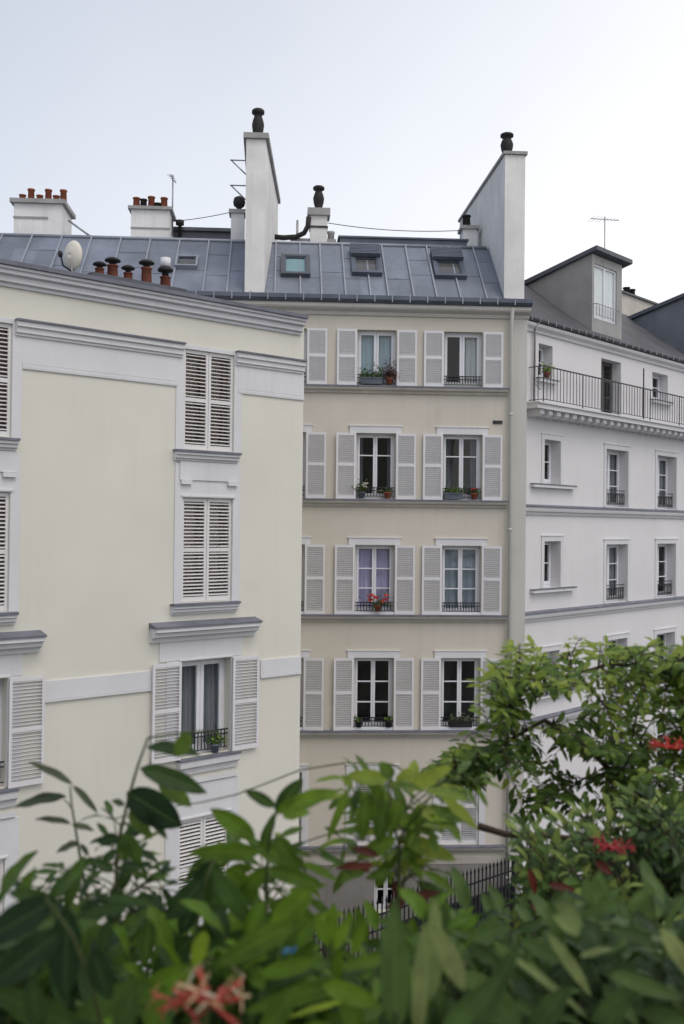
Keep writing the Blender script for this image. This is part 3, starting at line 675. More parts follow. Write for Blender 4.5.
# balcony
bal = MB(); bal.box(-.25, 18, -.50, .02, 14.17, 14.30); bal.box(-.27, 18, -.55, .02, 14.302, 14.345)
bo = obj('balcony', bal, 'white_trim', white)
cb = MB(); u = .0
while u < 18: cb.extrude_u([(.0, 13.98), (-.34, 13.98), (-.42, 14.05), (-.42, 14.167), (.0, 14.167)], u, u+.20); u += .42
obj('corbel', cb, 'white_trim', bo)['kind'] = 'stuff'
rl = MB(); ru = .08
rl.box(ru, 18, -.475, -.445, 15.30, 15.335); rl.box(ru, 18, -.467, -.453, 14.42, 14.44)
u = ru
k = 0
while u < 17.9:
    wdt = .014 if k % 12 else .024
    rl.box(u-wdt/2, u+wdt/2, -.46-wdt/2, -.46+wdt/2, 14.35 if k % 12 == 0 else 14.44, 15.30); u += .17; k += 1
rl.box(ru-.012, ru+.012, -.45, .0, 15.31, 15.335); rl.box(ru-.008, ru+.008, -.45, .0, 14.42, 14.44); rl.box(ru-.008, ru+.008, -.30, -.285, 14.44, 15.31); rl.box(ru-.008, ru+.008, -.16, -.145, 14.44, 15.31)
obj('railing', rl, 'grey_iron', bo)
obj('drainpipe', MB().tube([(.22, -.08, 14.36), (.22, -.08, 16.3), (.22, -.2, 16.55)], .03, 8).tube([(.24, -.09, 14.9), (.5, -.09, 14.75)], .012, 5), 'galvanised', white)
obj('divider_post', MB().box(5.83, 5.86, -.43, -.40, 14.35, 15.95), 'iron', bo)
# mansard
def rz(y): return 16.6+(y+.03)*(19.0-16.6)/3.2
obj('roof', MB().extrude_u([(-.03, rz(-.03)), (3.2, rz(3.2)), (9, 19.4), (9, 16.55), (-.03, 16.55)], -.4, 18), 'slate', white)
def dormer(u, skin='dormer_zinc'):
    """lean-to dormer, its front higher than its back"""
    W = 1.86; y0, y1 = .5, 3.4; zb, zf, zk = 16.80, 19.36, 18.60
    m = MB(); t = .1
    hu0, hu1, hz0, hz1 = u+.12, u+1.52, 17.42, 19.10
    for a, b, c, d in ((u, hu0, zb, zf), (hu1, u+W, zb, zf), (hu0, hu1, zb, hz0), (hu0, hu1, hz1, zf)): m.box(a, b, y0, y0+.12, c, d)
    for a in (u, u+W-t): m.extrude_u([(y0+.122, zb), (y0+.122, zf), (y1, zk), (y1, zb)], a, a+t)
    d = obj('dormer', m, skin, white)
    obj('dormer_roof', MB().extrude_u([(y0-.22, zf+.07), (y0-.22, zf+.20), (y1+.1, zk+.14), (y1+.1, zk+.003)], u-.13, u+W+.28), 'dark_zinc', d)
    wd = MB(); fr = .06; H = hz1-hz0; Wd = hu1-hu0
    wd.box(0, fr, 0, .06, 0, H); wd.box(Wd-fr, Wd, 0, .06, 0, H); wd.box(fr, Wd-fr, 0, .06, 0, fr); wd.box(fr, Wd-fr, 0, .06, H-fr, H)
    wd.box(Wd/2-.05, Wd/2+.05, 0, .06, fr, H-fr)
    f = obj('window', wd, 'window_paint', d, (hu0, y0+.04, hz0))
    gm = MB().box(fr-.005, Wd/2-.045, .025, .032, fr-.005, H-fr+.005); gm.box(Wd/2+.045, Wd-fr+.005, .025, .032, fr-.005, H-fr+.005)
    for k2 in (0, 1):      # white inner blinds drawn down behind the glass
        gm2 = MB().box(fr+.01+k2*Wd/2, Wd/2-.05+k2*Wd/2-.02, .12, .13, fr, H-fr)
    cu = MB(); n = 40
    for i in range(n): 
        a, b = fr+(Wd-2*fr)*i/n, fr+(Wd-2*fr)*(i+1)/n; cu.quad((a, .055+.012*math.sin(i*1.3), .05), (b, .055+.012*math.sin(i*1.3+1.3), .05), (b, .055+.012*math.sin(i*1.3+1.3), H-.05), (a, .055+.012*math.sin(i*1.3), H-.05))
    gl_ = obj('window_glass', gm, 'window_glass', d, (hu0, y0+.04, hz0)); cu_ = obj('curtain', cu, 'blind_white', d, (hu0, y0+.04, hz0))
    r = MB(); r.box(hu0-.02, hu1+.02, y0-.10, y0-.08, hz0+.42, hz0+.44); r.box(hu0-.02, hu1+.02, y0-.10, y0-.08, hz0+.08, hz0+.10)
    for i in range(9):
        uu = hu0+(hu1-hu0)*i/8; r.box(uu-.007, uu+.007, y0-.097, y0-.083, hz0+.1, hz0+.42)
    r.box(hu0-.02, hu0, y0-.1, y0, hz0+.42, hz0+.44); r.box(hu1, hu1+.02, y0-.1, y0, hz0+.42, hz0+.44)
    obj('railing', r, 'galvanised', d)
dormer(4.28)
dormer(11.35, 'blue_zinc')
wb = obj('chimney', MB().box(15.6, 19.6, 5.8, 6.6, 18.9, 21.05), 'ledge_stone', white)
obj('coping', MB().box(15.5, 19.7, 5.7, 6.7, 21.052, 21.13), 'dark_zinc', wb)
for u in (17.25, 17.75): pot(wb, u, 6.2, 21.13, .15, .42, 'sooty_pot')
gr = MB()
for z in (18.95, 19.2, 19.45): gr.tube([(2.9, 3.4, z), (4.4, 3.4, z)], .015, 4)
for u in (2.9, 3.4, 3.9, 4.4): gr.tube([(u, 3.4, 18.7), (u, 3.4, 19.47)], .015, 4)
obj('guard_rail', gr, 'galvanised', white)

# ================================================================ roof-top fittings
def loc_of(b, u, y, z):
    a = b.rotation_euler.z; c, s = math.cos(a), math.sin(a); return Vector((b.location.x+c*u-s*y, b.location.y+s*u+c*y, z))
def antenna(p, rotz, H, boom, n, label, group, spread=1.):
    t = thing('tv_antenna', label, 'antenna', p, rotz, group)
    obj('mast', MB().tube([(0, 0, 0), (0, 0, H)], .022, 6), 'galvanised', t)
    b = MB().tube([(-boom*.5, 0, H-.1), (boom*.5, 0, H-.1)], .014, 5)
    for i in range(n):
        x = -boom*.5+boom*(i+.3)/n; l = (.38-.22*i/n)*spread; b.tube([(x, -l, H-.1), (x, l, H-.1)], .007, 4)
    obj('boom', b, 'galvanised', t); return t
antenna(loc_of(beige, -9.40, 4.05, 19.3), R(86), 1.75, .7, 5, 'thin mast antenna rising beside the right-hand row of chimney pots', 'television antennas', .25)
t = antenna(loc_of(white, 9.9, 3.2, 18.9), R(10), 3.45, 1.1, 8, 'branched television antenna on the mansard roof behind the grey dormer', 'television antennas')
# satellite dish
dp_ = loc_of(cream, -4.56, 1.0, 15.3)
dt = thing('satellite_dish', 'oval off-white satellite dish standing on the cream building roof edge', 'satellite dish', dp_, R(-28))
dm = MB(); i0 = 0; n = 20
for k in range(5):
    rr = k/4
    for j in range(n):
        a = 2*PI*j/n; dm.v.append((.215*rr*math.cos(a), .085*rr*rr-.03, .50+.275*rr*math.sin(a)))
for k in range(4):
    for j in range(n):
        a_, b_ = k*n+j, k*n+(j+1) % n; dm.smooth.add(len(dm.f)); dm.f.append((a_, b_, b_+n, a_+n))
do = obj('reflector', dm, 'dish_paint', dt)
sol = do.modifiers.new('thickness', 'SOLIDIFY'); sol.thickness = .015
obj('mast', MB().tube([(0, .02, -.15), (0, .02, .5)], .03, 6), 'galvanised', dt)
obj('feed_arm', MB().tube([(0, 0, .22), (.02, -.22, .26), (.02, -.28, .42)], .016, 6).lathe((.02, -.29, .40), [(.03, 0), (.045, .05), (.03, .1)], 8), 'sooty_pot', dt)
# cables
def cable(p, q, sag, r, label, grp):
    pts = []
    for i in range(17):
        s = i/16; v = p.lerp(q, s); v.z -= sag*4*s*(1-s); pts.append(v-p)
    o = obj('overhead_cable', MB().tube(pts, r, 4), 'iron', None, p); tag(o, label, 'cable', grp); return o
cable(loc_of(beige, -5.1, 3.0, 19.5), loc_of(beige, -1.0, 3.2, 19.45), .12, .011, 'thin cable slung between the middle chimney and the gable over the ridge', 'roof cables')
cable(loc_of(beige, -9.2, 4.4, 19.85), loc_of(beige, -7.5, 3.0, 19.75), .03, .011, 'thin cable running left of the tall chimney over the flat roof', 'roof cables')

# ================================================================ courtyard fence
fs = Vector((4.30, 24.55, 0)); fence_l = 9.0
fence = thing('iron_fence', 'black spear-topped iron railing fence closing the courtyard below the beige building', 'fence', fs, R(40.5))
def fence_rail():
    m = MB()
    for z in (1.0, 2.30, 2.62): m.box(-fence_l, 0, -.012, .012, z-.02, z+.02)
    return m
obj('rail', fence_rail(), 'iron', fence)
pk = MB(); u = -.08
while u > -fence_l:
    pk.box(u-.012, u+.012, -.012, .012, .1, 2.84)
    pk.lathe((u, 0, 2.84), [(.014, 0), (.032, .035), (.022, .075), (.002, .16)], 5); u -= .135
obj('picket', pk, 'iron', fence)['kind'] = 'stuff'
obj('sheet_panel', MB().box(-4.3, -.03, .016, .024, .08, 2.26), 'iron', fence)
for u in (-.02, -3.05, -6.0, -9.0): obj('post', MB().box(u-.035, u+.035, -.035, .035, 0, 2.95), 'iron', fence)
gp = MB().box(-.09, .09, -.09, .09, 0, 2.62); gp.box(-.13, .13, -.13, .13, 2.622, 2.70); gp.lathe((0, 0, 2.70), [(.09, 0), (.11, .05), (.05, .12), (.01, .15)], 10)
gpo = obj('gate_post', gp, 'cast_iron_white', None, (4.48, 24.72, 0), (0, 0, R(40.5)))
tag(gpo, 'white square gate post at the right end of the black fence', 'post')

# ================================================================ things on the window sills
def sill_plant(name, label, cat, bld, u, z, y, kind, w=.3, h=.25, leafm='leaf_pot', flower=None, potm='terracotta', n=70, group='plants on window sills', trail=0.):
    p = loc_of(bld, u, y, z); t = thing(name, label, cat, p, bld.rotation_euler.z, group)
    if kind == 'box':
        m = MB(); m.extrude_u([(-.07, 0), (.07, 0), (.09, .15), (-.09, .15)], -w/2, w/2); m.box(-w/2-.012, w/2+.012, -.102, -.088, .135, .165)
        ph = .15
    else:
        ph = .16; m = MB().lathe((0, 0, 0), [(.065, 0), (.085, .12), (.10, .125), (.10, .16), (.085, .16), (.08, .13)], 12)
    obj('planter' if kind == 'box' else 'flower_pot', m, potm, t)
    f = MB(); s = MB()
    for i in range(n):
        x = random.uniform(-w/2, w/2) if kind == 'box' else random.gauss(0, w*.28)
        yy = random.gauss(0, .06); zz = ph+abs(random.gauss(0, h*.5))-trail*random.random()*.1
        d = Vector((random.gauss(0, 1), random.gauss(-.3, .8), random.gauss(.5, .6)))
        if d.length < .1: continue
        f.leaf((x, yy, zz), d, (random.gauss(0, .5), -.6, .8), random.uniform(.06, .11), random.uniform(.042, .07), random.random(), seg=3, cols=1)
        if i % 5 == 0: s.tube([(x*.4, 0, ph-.03), (x*.8, yy*.6, zz*.6+.05), (x, yy, zz)], .004, 4)
    obj('stem', s, 'green_stem', t); obj('foliage', f, leafm, t)
    if flower:
        for q in range(flower[1]):
            fl_ = MB(); x = random.uniform(-w*.45, w*.45); yy = random.uniform(-.12, .0); zz = ph+random.uniform(.3, 1.)*h
            for i in range(14):
                a = random.uniform(0, 2*PI); d = Vector((math.cos(a), math.sin(a)*.8-.3, random.uniform(-.3, .8)))
                fl_.leaf((x, yy, zz), d, (0, -.7, .7), random.uniform(.045, .075), .05, random.random(), seg=2, cols=1)
            obj('flower', fl_, flower[0], t)
    return t
sp = sill_plant
sp('window_box', 'grey trough of green trailing plants on the top floor left sill', 'window box', beige, -3.95, 14.54, -.02, 'box', .52, .22, potm='pot_grey', n=150)
sp('potted_plant', 'dark red leafy pot plant at the right end of the top floor left sill', 'plant', beige, -3.50, 14.54, -.02, 'pot', .34, .38, leafm='leaf_purple', n=170)
sp('potted_plant', 'green pot plant with white blossom on the second sill from the top, left window', 'plant', beige, -4.17, 11.68, -.02, 'pot', .26, .22, flower=('petal_white', 3), potm='pot_grey', n=80)
sp('potted_plant', 'terracotta pot with a sparse green plant, right side of a dark two-pane window', 'plant', beige, -3.52, 11.68, -.02, 'pot', .2, .08, n=30)
sp('window_box', 'dark bushy window box below the grey-curtained window, second row', 'window box', beige, -1.86, 11.68, -.02, 'box', .46, .14, leafm='leaf_dark', potm='pot_grey', n=120)
sp('potted_plant', 'small reddish pot plant beside the dark bushy window box', 'plant', beige, -1.32, 11.68, -.02, 'pot', .2, .12, flower=('petal_pink', 3), n=40)
sp('potted_geranium', 'red flowering geranium in a terracotta pot below the violet curtains', 'plant', beige, -3.74, 8.86, -.10, 'pot', .50, .26, flower=('petal_red', 16), n=110, trail=1.5)
sp('potted_plant', 'tiny dark pot plant at the left of the lowest dark window', 'plant', beige, -4.18, 5.97, -.02, 'pot', .16, .06, leafm='leaf_dark', potm='sooty_pot', n=25)
sp('potted_plant', 'tiny dark pot plant at the right of the lowest dark window', 'plant', beige, -3.44, 5.97, -.02, 'pot', .18, .07, leafm='leaf_dark', potm='sooty_pot', n=30)
sp('window_box', 'window box of pale green succulents on the lowest open window, right', 'window box', beige, -1.62, 5.97, -.02, 'box', .56, .12, leafm='leaf_grey', potm='sooty_pot', n=100)
sp('potted_plant', 'bright green pot plant on the small balcony-level window of the white building', 'plant', white, .80, 15.10, -.10, 'pot', .40, .22, leafm='leaf_fresh', n=110)
sp('potted_plant', 'grey-green pot plant on the shaded sill of the cream building below the hood', 'plant', cream, -2.0, 6.71, .03, 'pot', .34, .14, leafm='leaf_dark', potm='pot_grey', n=70)

# ================================================================ the terrace we look from
own = thing('apartment_building', 'pale rendered building the view is taken from, with its railed planting terrace', 'building', (0, 0, 0), 0, 'apartment blocks round the courtyard')
obj('wall', MB().box(-9, 9, -8, -1.9, 0, 17), 'cream_render', own)
obj('terrace', MB().box(-3, 3, -1.898, 3.3, 9.1, 9.35), 'terrace_tile', own)

def trough(x0, x1, y0, y1, label):
    t = thing('planter', label, 'planter', ((x0+x1)/2, (y0+y1)/2, 9.35), 0, 'wooden planters on the terrace'); W, D = (x1-x0)/2, (y1-y0)/2
    m = MB()
    for z in (0.03, .19, .35): m.box(-W, W, -D, -D+.025, z, z+.15); m.box(-W, W, D-.025, D, z, z+.15); m.box(-W, -W+.025, -D+.026, D-.026, z, z+.15); m.box(W-.025, W, -D+.026, D-.026, z, z+.15)
    obj('trough', m, 'planter_wood', t); obj('soil', MB().box(-W+.027, W-.027, -D+.027, D-.027, .05, .44), 'soil', t)
trough(-1.1, 1.1, 1.15, 1.65, 'long wooden trough planter nearest the viewer')
trough(.35, 1.75, 2.3, 2.8, 'wooden trough planter under the shrub at the right')

# ---------------------------------------------------------------- plants
def rnd(a, b): return random.uniform(a, b)
class Plant:
    def __init__(s, name, label, base, leafm, stemm='green_stem', group='plants on the terrace'):
        s.t = thing(name, label, 'plant', base, 0, group); s.base = Vector(base); s.leafm = leafm; s.stemm = stemm; s.f = MB(); s.s = MB()
    def stem(s, pts, r0, r1, n=6): 
        pts = [Vector(p)-s.base for p in pts]; m = len(pts); s.s.tube(pts, [r0+(r1-r0)*i/(m-1) for i in range(m)], n)
    def leaf(s, b, d, n, L, W, tone, **k): s.f.leaf(Vector(b)-s.base, d, n, L, W, tone, **k)
    def hero(s, x0, y0, x1, y1, wpx, Y, tone, face=.5, dY=0., bend=.12, **k):
        """leaf from pixel base to pixel tip at depth Y; face: 1 turned to the viewer, 0 turned up"""
        a = at(x0, y0, Y); b = at(x1, y1, Y+dY); d = b-a; n = Vector((rnd(-.15, .15), -face, 1-face+.15))
        dd = d.normalized(); nn = (n-dd*n.dot(dd)).normalized(); view = (a-CAM).normalized(); sd = dd.cross(nn)
        vis = max(.35, (sd-view*sd.dot(view)).length)
        a2 = a+nn*(bend*d.length*.3)
        s.leaf(a2, d+nn*(bend*d.length*.5), n, d.length*1.04, wpx*Y/FPX/vis*1.05, tone, bend=bend, seg=9, cols=3, **k)
    def shoot(s, pts, r, L, W, space, tone, start=.25, pairs=True, droop=.3, up=(0, -.35, 1), seg=6, cols=2, pet=.012, tipleaf=True, spread=1.):
        pts = [Vector(p) for p in pts]
        # resample with a Catmull-like smoothing
        fine = []
        for i in range(len(pts)-1):
            p0, p1, p2, p3 = pts[max(i-1, 0)], pts[i], pts[i+1], pts[min(i+2, len(pts)-1)]
            for q in range(5):
                t = q/5; fine.append(.5*((2*p1)+(p2-p0)*t+(2*p0-5*p1+4*p2-p3)*t*t+(3*p1-p0-3*p2+p3)*t**3))
        fine.append(pts[-1]); s.stem(fine, r, r*.45, 5)
        cum = [0]
        for a, b in zip(fine, fine[1:]): cum.append(cum[-1]+(b-a).length)
        tot = cum[-1]; x = tot*start+rnd(0, space); side = 1; up = Vector(up)
        while x < tot:
            i = max(k for k in range(len(cum)) if cum[k] <= x); i = min(i, len(fine)-2)
            p = fine[i].lerp(fine[i+1], (x-cum[i])/max(1e-6, cum[i+1]-cum[i])); d = (fine[i+1]-fine[i]).normalized()
            sd = d.cross(up+Vector((rnd(-.5, .5), rnd(-.5, .5), rnd(-.3, .3))))
            if sd.length < 1e-3: sd = Vector((1, 0, 0))
            sd.normalize(); fade = 1-.35*max(0, (x/tot-.7)/.3)
            for sg in ((1, -1) if pairs else (side,)):
                ld = (sd*sg*spread+d*rnd(.35, .9)+Vector((rnd(-.25, .25), rnd(-.3, .3), rnd(-.25, .15)-droop*.6))).normalized()
                nn = up+Vector((rnd(-.6, .6), rnd(-.7, .4), rnd(-.2, .3)))
                k = rnd(.7, 1.15)*fade; b = p+ld*pet
                s.stem([p, p+ld*pet*.5+Vector((0, 0, pet*.1)), b], .0014, .001, 4)
                s.leaf(b, ld, nn, L*k, W*k*rnd(.85, 1.1), min(1, max(0, random.gauss(tone, .2))), bend=rnd(.0, .35)+droop*.2, fold=rnd(.1, .45), seg=seg, cols=cols, twist=rnd(-.4, .4))
            side = -side; x += space*rnd(.8, 1.25)
        if tipleaf:
            d = (fine[-1]-fine[-2]).normalized(); s.leaf(fine[-1], d+Vector((0, 0, -.2*droop)), up, L*.8, W*.8, min(1, tone+.25), bend=.2, fold=.3, seg=seg, cols=cols)
    def flower(s, p, size, n, pet='petal_red', inner='petal_cream', seed=1, low=False):
        rg = random.Random(seed); c = Vector(p)-s.base; m = MB(); m2 = MB()
        for i in range(n):
            a = 2*PI*i/n+rg.uniform(-.2, .2); el = rg.uniform(-.2, .9)
            d = Vector((math.cos(a)*math.cos(el), math.sin(a)*math.cos(el)-.25, math.sin(el)+.15)).normalized(); L = size*rg.uniform(.75, 1.1)
            side = d.orthogonal().normalized(); bow = Vector((0, 0, -.12*L))
            pts = [c+d*(L*t)+bow*(t*t) for t in (0, .25, .5, .7)]; 
            if m.c is None: m.c = []
            m.tube(pts, [size*.028, size*.036, size*.046, size*.07], 6, cap=False); m.c += [(rg.random()*.5+.2, .5, .1, 1)]*(len(m.v)-len(m.c))
            e = pts[-1]
            for q in range(4 if i % 3 == 0 else 2):
                an = q*PI/2+rg.uniform(-.3, .3); sd_ = (side*math.cos(an)+d.cross(side)*math.sin(an))
                m2.leaf(e, d*.55+sd_*.8, d, L*.36, size*.10, rg.random(), bend=.5, fold=.1, seg=4, cols=1)
        obj('flower', m, pet, s.t); obj('flower_lip', m2, inner, s.t)
    def done(s):
        if s.s.v: obj('stem', s.s, s.stemm, s.t)
        if s.f.v: obj('foliage', s.f, s.leafm, s.t)

SOILZ = 9.79
# 1 slender grey-green sprig at the far left
P = Plant('climber_sprig', 'slender grey-green sprig with drooping leaf pairs at the far left', (-.50, 1.45, SOILZ), 'leaf_grey')
Y = 1.5
P.stem([(-.50, 1.45, SOILZ), at(95, 960, Y), at(84, 880, Y), at(79, 850, Y), at(75, 825, Y), at(72, 808, Y), at(70, 786, Y)], .003, .0012)
P.stem([at(74, 812, Y), at(68, 803, Y), at(64, 800, Y)], .0012, .001)
for a in ((72, 786, 29, 761, 12, .45), (72, 786, 98, 813, 11, .5), (67, 799, 14, 806, 17, .1), (71, 825, 35, 818, 10, .55), (72, 826, 94, 830, 10, .6), (80, 844, 56, 852, 12, .5), (80, 844, 89, 856, 8, .4)):
    P.hero(*a[:5], Y, a[5], face=.45, bend=.2)
P.done()
# 2 tall climber with large dark leaves
P = Plant('climbing_vine', 'tall climbing vine with large dark leaves in front of the cream wall', (-.36, 1.32, SOILZ), 'leaf_dark')
Y = 1.38
P.stem([(-.36, 1.32, SOILZ), at(118, 960, Y), at(116, 880, Y), at(118, 845, Y), at(128, 800, Y), at(138, 765, Y), at(148, 738, Y), at(180, 733, Y), at(205, 731, Y), at(219, 733, Y)], .003, .001)
for a in ((190, 733, 176, 757, 26, .75, .8), (147, 748, 200, 754, 20, .2, .5), (140, 769, 206, 792, 31, .3, .7), (158, 783, 191, 806, 26, .8, .6), (127, 792, 181, 826, 52, .02, .9), (146, 812, 167, 839, 13, .2, .6), (128, 812, 152, 838, 20, .7, .6),
          (120, 838, 97, 842, 18, .15, .7), (123, 833, 141, 864, 26, .6, .8), (117, 842, 133, 858, 22, .7, .7), (118, 850, 100, 866, 15, .3, .6), (113, 872, 92, 860, 16, .3, .6), (128, 870, 152, 862, 9, .2, .4), (124, 806, 112, 800, 10, .3, .5), (118, 868, 142, 868, 14, .2, .5)):
    P.hero(*a[:5], Y+rnd(-.03, .03), a[5], face=a[6])
random.seed(31)
for tx, ty in ((92, 858), (140, 855), (150, 880), (102, 885), (134, 838), (160, 905), (84, 892), (170, 925), (112, 815), (125, 822), (142, 842), (108, 838), (150, 870), (122, 892), (96, 905), (138, 905), (62, 868), (40, 878), (20, 885), (176, 880), (188, 905)):
    tip = at(tx, ty, Y+.1); r0 = at(118, ty+rnd(20, 50), Y+.08)
    P.shoot([r0, r0.lerp(tip, .5)+Vector((0, 0, .015)), tip], .0014, rnd(.034, .05), rnd(.017, .024), .024, rnd(.15, .6), start=.3, droop=.4, seg=5, cols=2)
P.shoot([at(104, 960, Y+.1), at(112, 910, Y+.1), at(140, 888, Y+.1), at(180, 892, Y+.08)], .002, .06, .026, .03, .2)
P.shoot([at(118, 930, Y+.06), at(130, 905, Y), at(105, 880, Y), at(60, 872, Y-.02)], .002, .055, .024, .032, .25)
P.done()
# 3 broad-leaved honeysuckle left of centre
P = Plant('honeysuckle', 'broad-leaved honeysuckle in front of the corner of the cream building', (-.12, 1.30, SOILZ), 'leaf_fresh')
Y = 1.32
P.stem([(-.12, 1.30, SOILZ), at(262, 960, Y), at(266, 900, Y), at(268, 850, Y), at(274, 818, Y), at(278, 812, Y)], .0035, .0012)
for a in ((275, 807, 245, 790, 18, .02, .75), (276, 813, 302, 779, 27, .05, .85), (277, 814, 337, 790, 27, .6, .6), (283, 818, 310, 812, 16, .65, .5), (255, 838, 211, 809, 30, .45, .85), (262, 852, 191, 853, 28, .45, .8), (262, 850, 276, 812, 16, .15, .6), (258, 846, 292, 862, 30, .4, .8),
          (276, 838, 300, 872, 26, .3, .8), (268, 870, 240, 892, 26, .4, .8), (266, 868, 322, 886, 26, .35, .8), (270, 905, 318, 925, 40, .35, .85), (262, 912, 298, 950, 36, .3, .85), (258, 900, 226, 870, 34, .4, .8)):
    P.hero(*a[:5], Y+rnd(-.04, .04), a[5], face=a[6])
random.seed(91)
for q in range(18):
    tx, ty = rnd(200, 330), rnd(835, 925); tip = at(tx, ty, Y+rnd(.05, .2)); r0 = at(266, ty+rnd(25, 60), Y+.1)
    P.shoot([r0, r0.lerp(tip, .5)+Vector((0, 0, .015)), tip], .0014, rnd(.045, .07), rnd(.024, .036), .03, rnd(.05, .7), start=.4, droop=.4, seg=6, cols=2)
P.done()
P = Plant('honeysuckle', 'large dark drooping honeysuckle leaves under the broad-leaved one', (-.24, 1.22, SOILZ), 'leaf_dark')
Y = 1.2
P.stem([(-.24, 1.22, SOILZ), at(190, 980, Y), at(196, 930, Y), at(206, 880, Y), at(215, 858, Y)], .003, .0013)
for a in ((214, 858, 180, 935, 44, .1, .85), (216, 860, 214, 940, 46, .45, .9), (205, 880, 165, 920, 34, .2, .8), (212, 870, 255, 930, 30, .5, .7), (198, 925, 235, 985, 40, .45, .7), (196, 935, 150, 985, 40, .3, .7), (205, 950, 290, 930, 34, .4, .8)):
    P.hero(*a[:5], Y+rnd(-.04, .04), a[5], face=a[6])
P.stem([(-.24, 1.22, SOILZ), at(200, 1060, .95), at(208, 1008, .86)], .003, .0015)
P.flower(at(212, 1006, .85), .048, 9, 'petal_coral', 'petal_cream', 3)
P.flower(at(182, 1004, .87), .034, 7, 'petal_coral', 'petal_coral', 5)
P.done()
# 4 yellow-green bush in the centre
P = Plant('honeysuckle', 'yellow-green honeysuckle with a few reddish young leaves in the centre', (.10, 1.42, SOILZ), 'leaf_lime')
Y = 1.45
P.stem([(.10, 1.42, SOILZ), at(402, 975, Y), at(398, 900, Y), at(400, 850, Y), at(392, 815, Y), at(388, 782, Y)], .004, .0015)
P.stem([at(398, 840, Y), at(425, 805, Y), at(440, 778, Y)], .002, .001); P.stem([at(394, 822, Y), at(375, 800, Y), at(362, 785, Y)], .002, .001)
for a in ((388, 780, 346, 776, 24, .8, .75), (392, 778, 380, 762, 22, .3, .7), (398, 782, 416, 768, 16, .9, .6), (390, 786, 424, 790, 12, .6, .3), (410, 790, 452, 766, 24, .9, .75), (425, 792, 470, 800, 15, .7, .4), (440, 795, 478, 829, 17, .95, .7), (350, 786, 327, 842, 13, .55, .7), (366, 796, 362, 842, 20, .3, .85),
          (386, 800, 378, 842, 26, .15, .85), (400, 800, 392, 830, 22, .4, .7), (380, 782, 372, 822, 26, .35, .8), (398, 838, 456, 860, 27, .8, .7), (396, 838, 358, 858, 26, .5, .75), (398, 848, 385, 872, 20, .4, .7), (404, 845, 425, 868, 18, .35, .7), (388, 862, 376, 888, 20, .5, .7), (392, 872, 366, 878, 15, .3, .6), (420, 805, 408, 838, 20, .3, .7), (430, 808, 462, 822, 20, .4, .6), (392, 815, 420, 826, 18, .35, .5), (372, 798, 350, 800, 18, .5, .6)):
    P.hero(*a[:5], Y+rnd(-.05, .05), a[5], face=a[6])
random.seed(77)
for q in range(26):
    tx, ty = rnd(325, 482), rnd(778, 890)
    if tx > 440 and ty > 820: continue
    tip = at(tx, ty, Y+rnd(.0, .22)); r0 = at(396+rnd(-6, 10), min(890, ty+rnd(25, 50)), Y+.06)
    P.shoot([r0, r0.lerp(tip, .55)+Vector((0, 0, .02)), tip], .0016, rnd(.042, .066), rnd(.021, .031), .028, rnd(.15, .95), start=.3, droop=rnd(.1, .5), seg=5, cols=2)
rd = Plant.__new__(Plant); rd.base = P.base; rd.f = MB(); rd.s = MB(); rd.t = P.t
for a in ((374, 866, 336, 868, 12, .6, .6), (378, 856, 352, 848, 13, .3, .6), (370, 872, 345, 862, 10, .5, .5), (402, 905, 394, 880, 18, .35, .8), (404, 900, 440, 892, 14, .25, .6), (404, 905, 386, 908, 16, .2, .6), (415, 900, 432, 908, 12, .5, .5)): rd.hero(*a[:5], Y+rnd(-.04, .04), a[5], face=a[6])
obj('young_foliage', rd.f, 'leaf_red', P.t)
# long bare runners crossing the view
P.stem([at(440, 800, 1.6), at(420, 780, 1.62), at(392, 764, 1.66), at(345, 763, 1.7), at(300, 770, 1.7), at(262, 785, 1.7), at(235, 795, 1.7), at(198, 803, 1.7), at(176, 806, 1.7)], .0016, .0010)
P.stem([at(398, 830, 1.5), at(380, 822, 1.55), at(340, 830, 1.6), at(296, 845, 1.62), at(272, 858, 1.62)], .0014, .0009)
P.done()
# 5 tall pale leaves standing at the bottom centre
P = Plant('broadleaf_plant', 'upright plant with long pale green blades at the bottom centre', (.06, 1.18, SOILZ), 'leaf_blue')
Y = .95
P.stem([(.06, 1.18, SOILZ), at(395, 1040, Y+.05), at(396, 1010, Y)], .004, .002)
for a in ((396, 1030, 394, 902, 46, .55, .9), (418, 1035, 424, 925, 26, .9, .8), (430, 1000, 436, 900, 30, .85, .7), (432, 925, 466, 992, 32, .95, .75), (440, 1040, 500, 975, 34, .5, .7), (410, 990, 425, 1040, 30, .3, .7), (470, 1040, 520, 940, 30, .3, .7)):
    P.hero(*a[:5], Y+rnd(-.04, .04), a[5], face=a[6])
P.done()
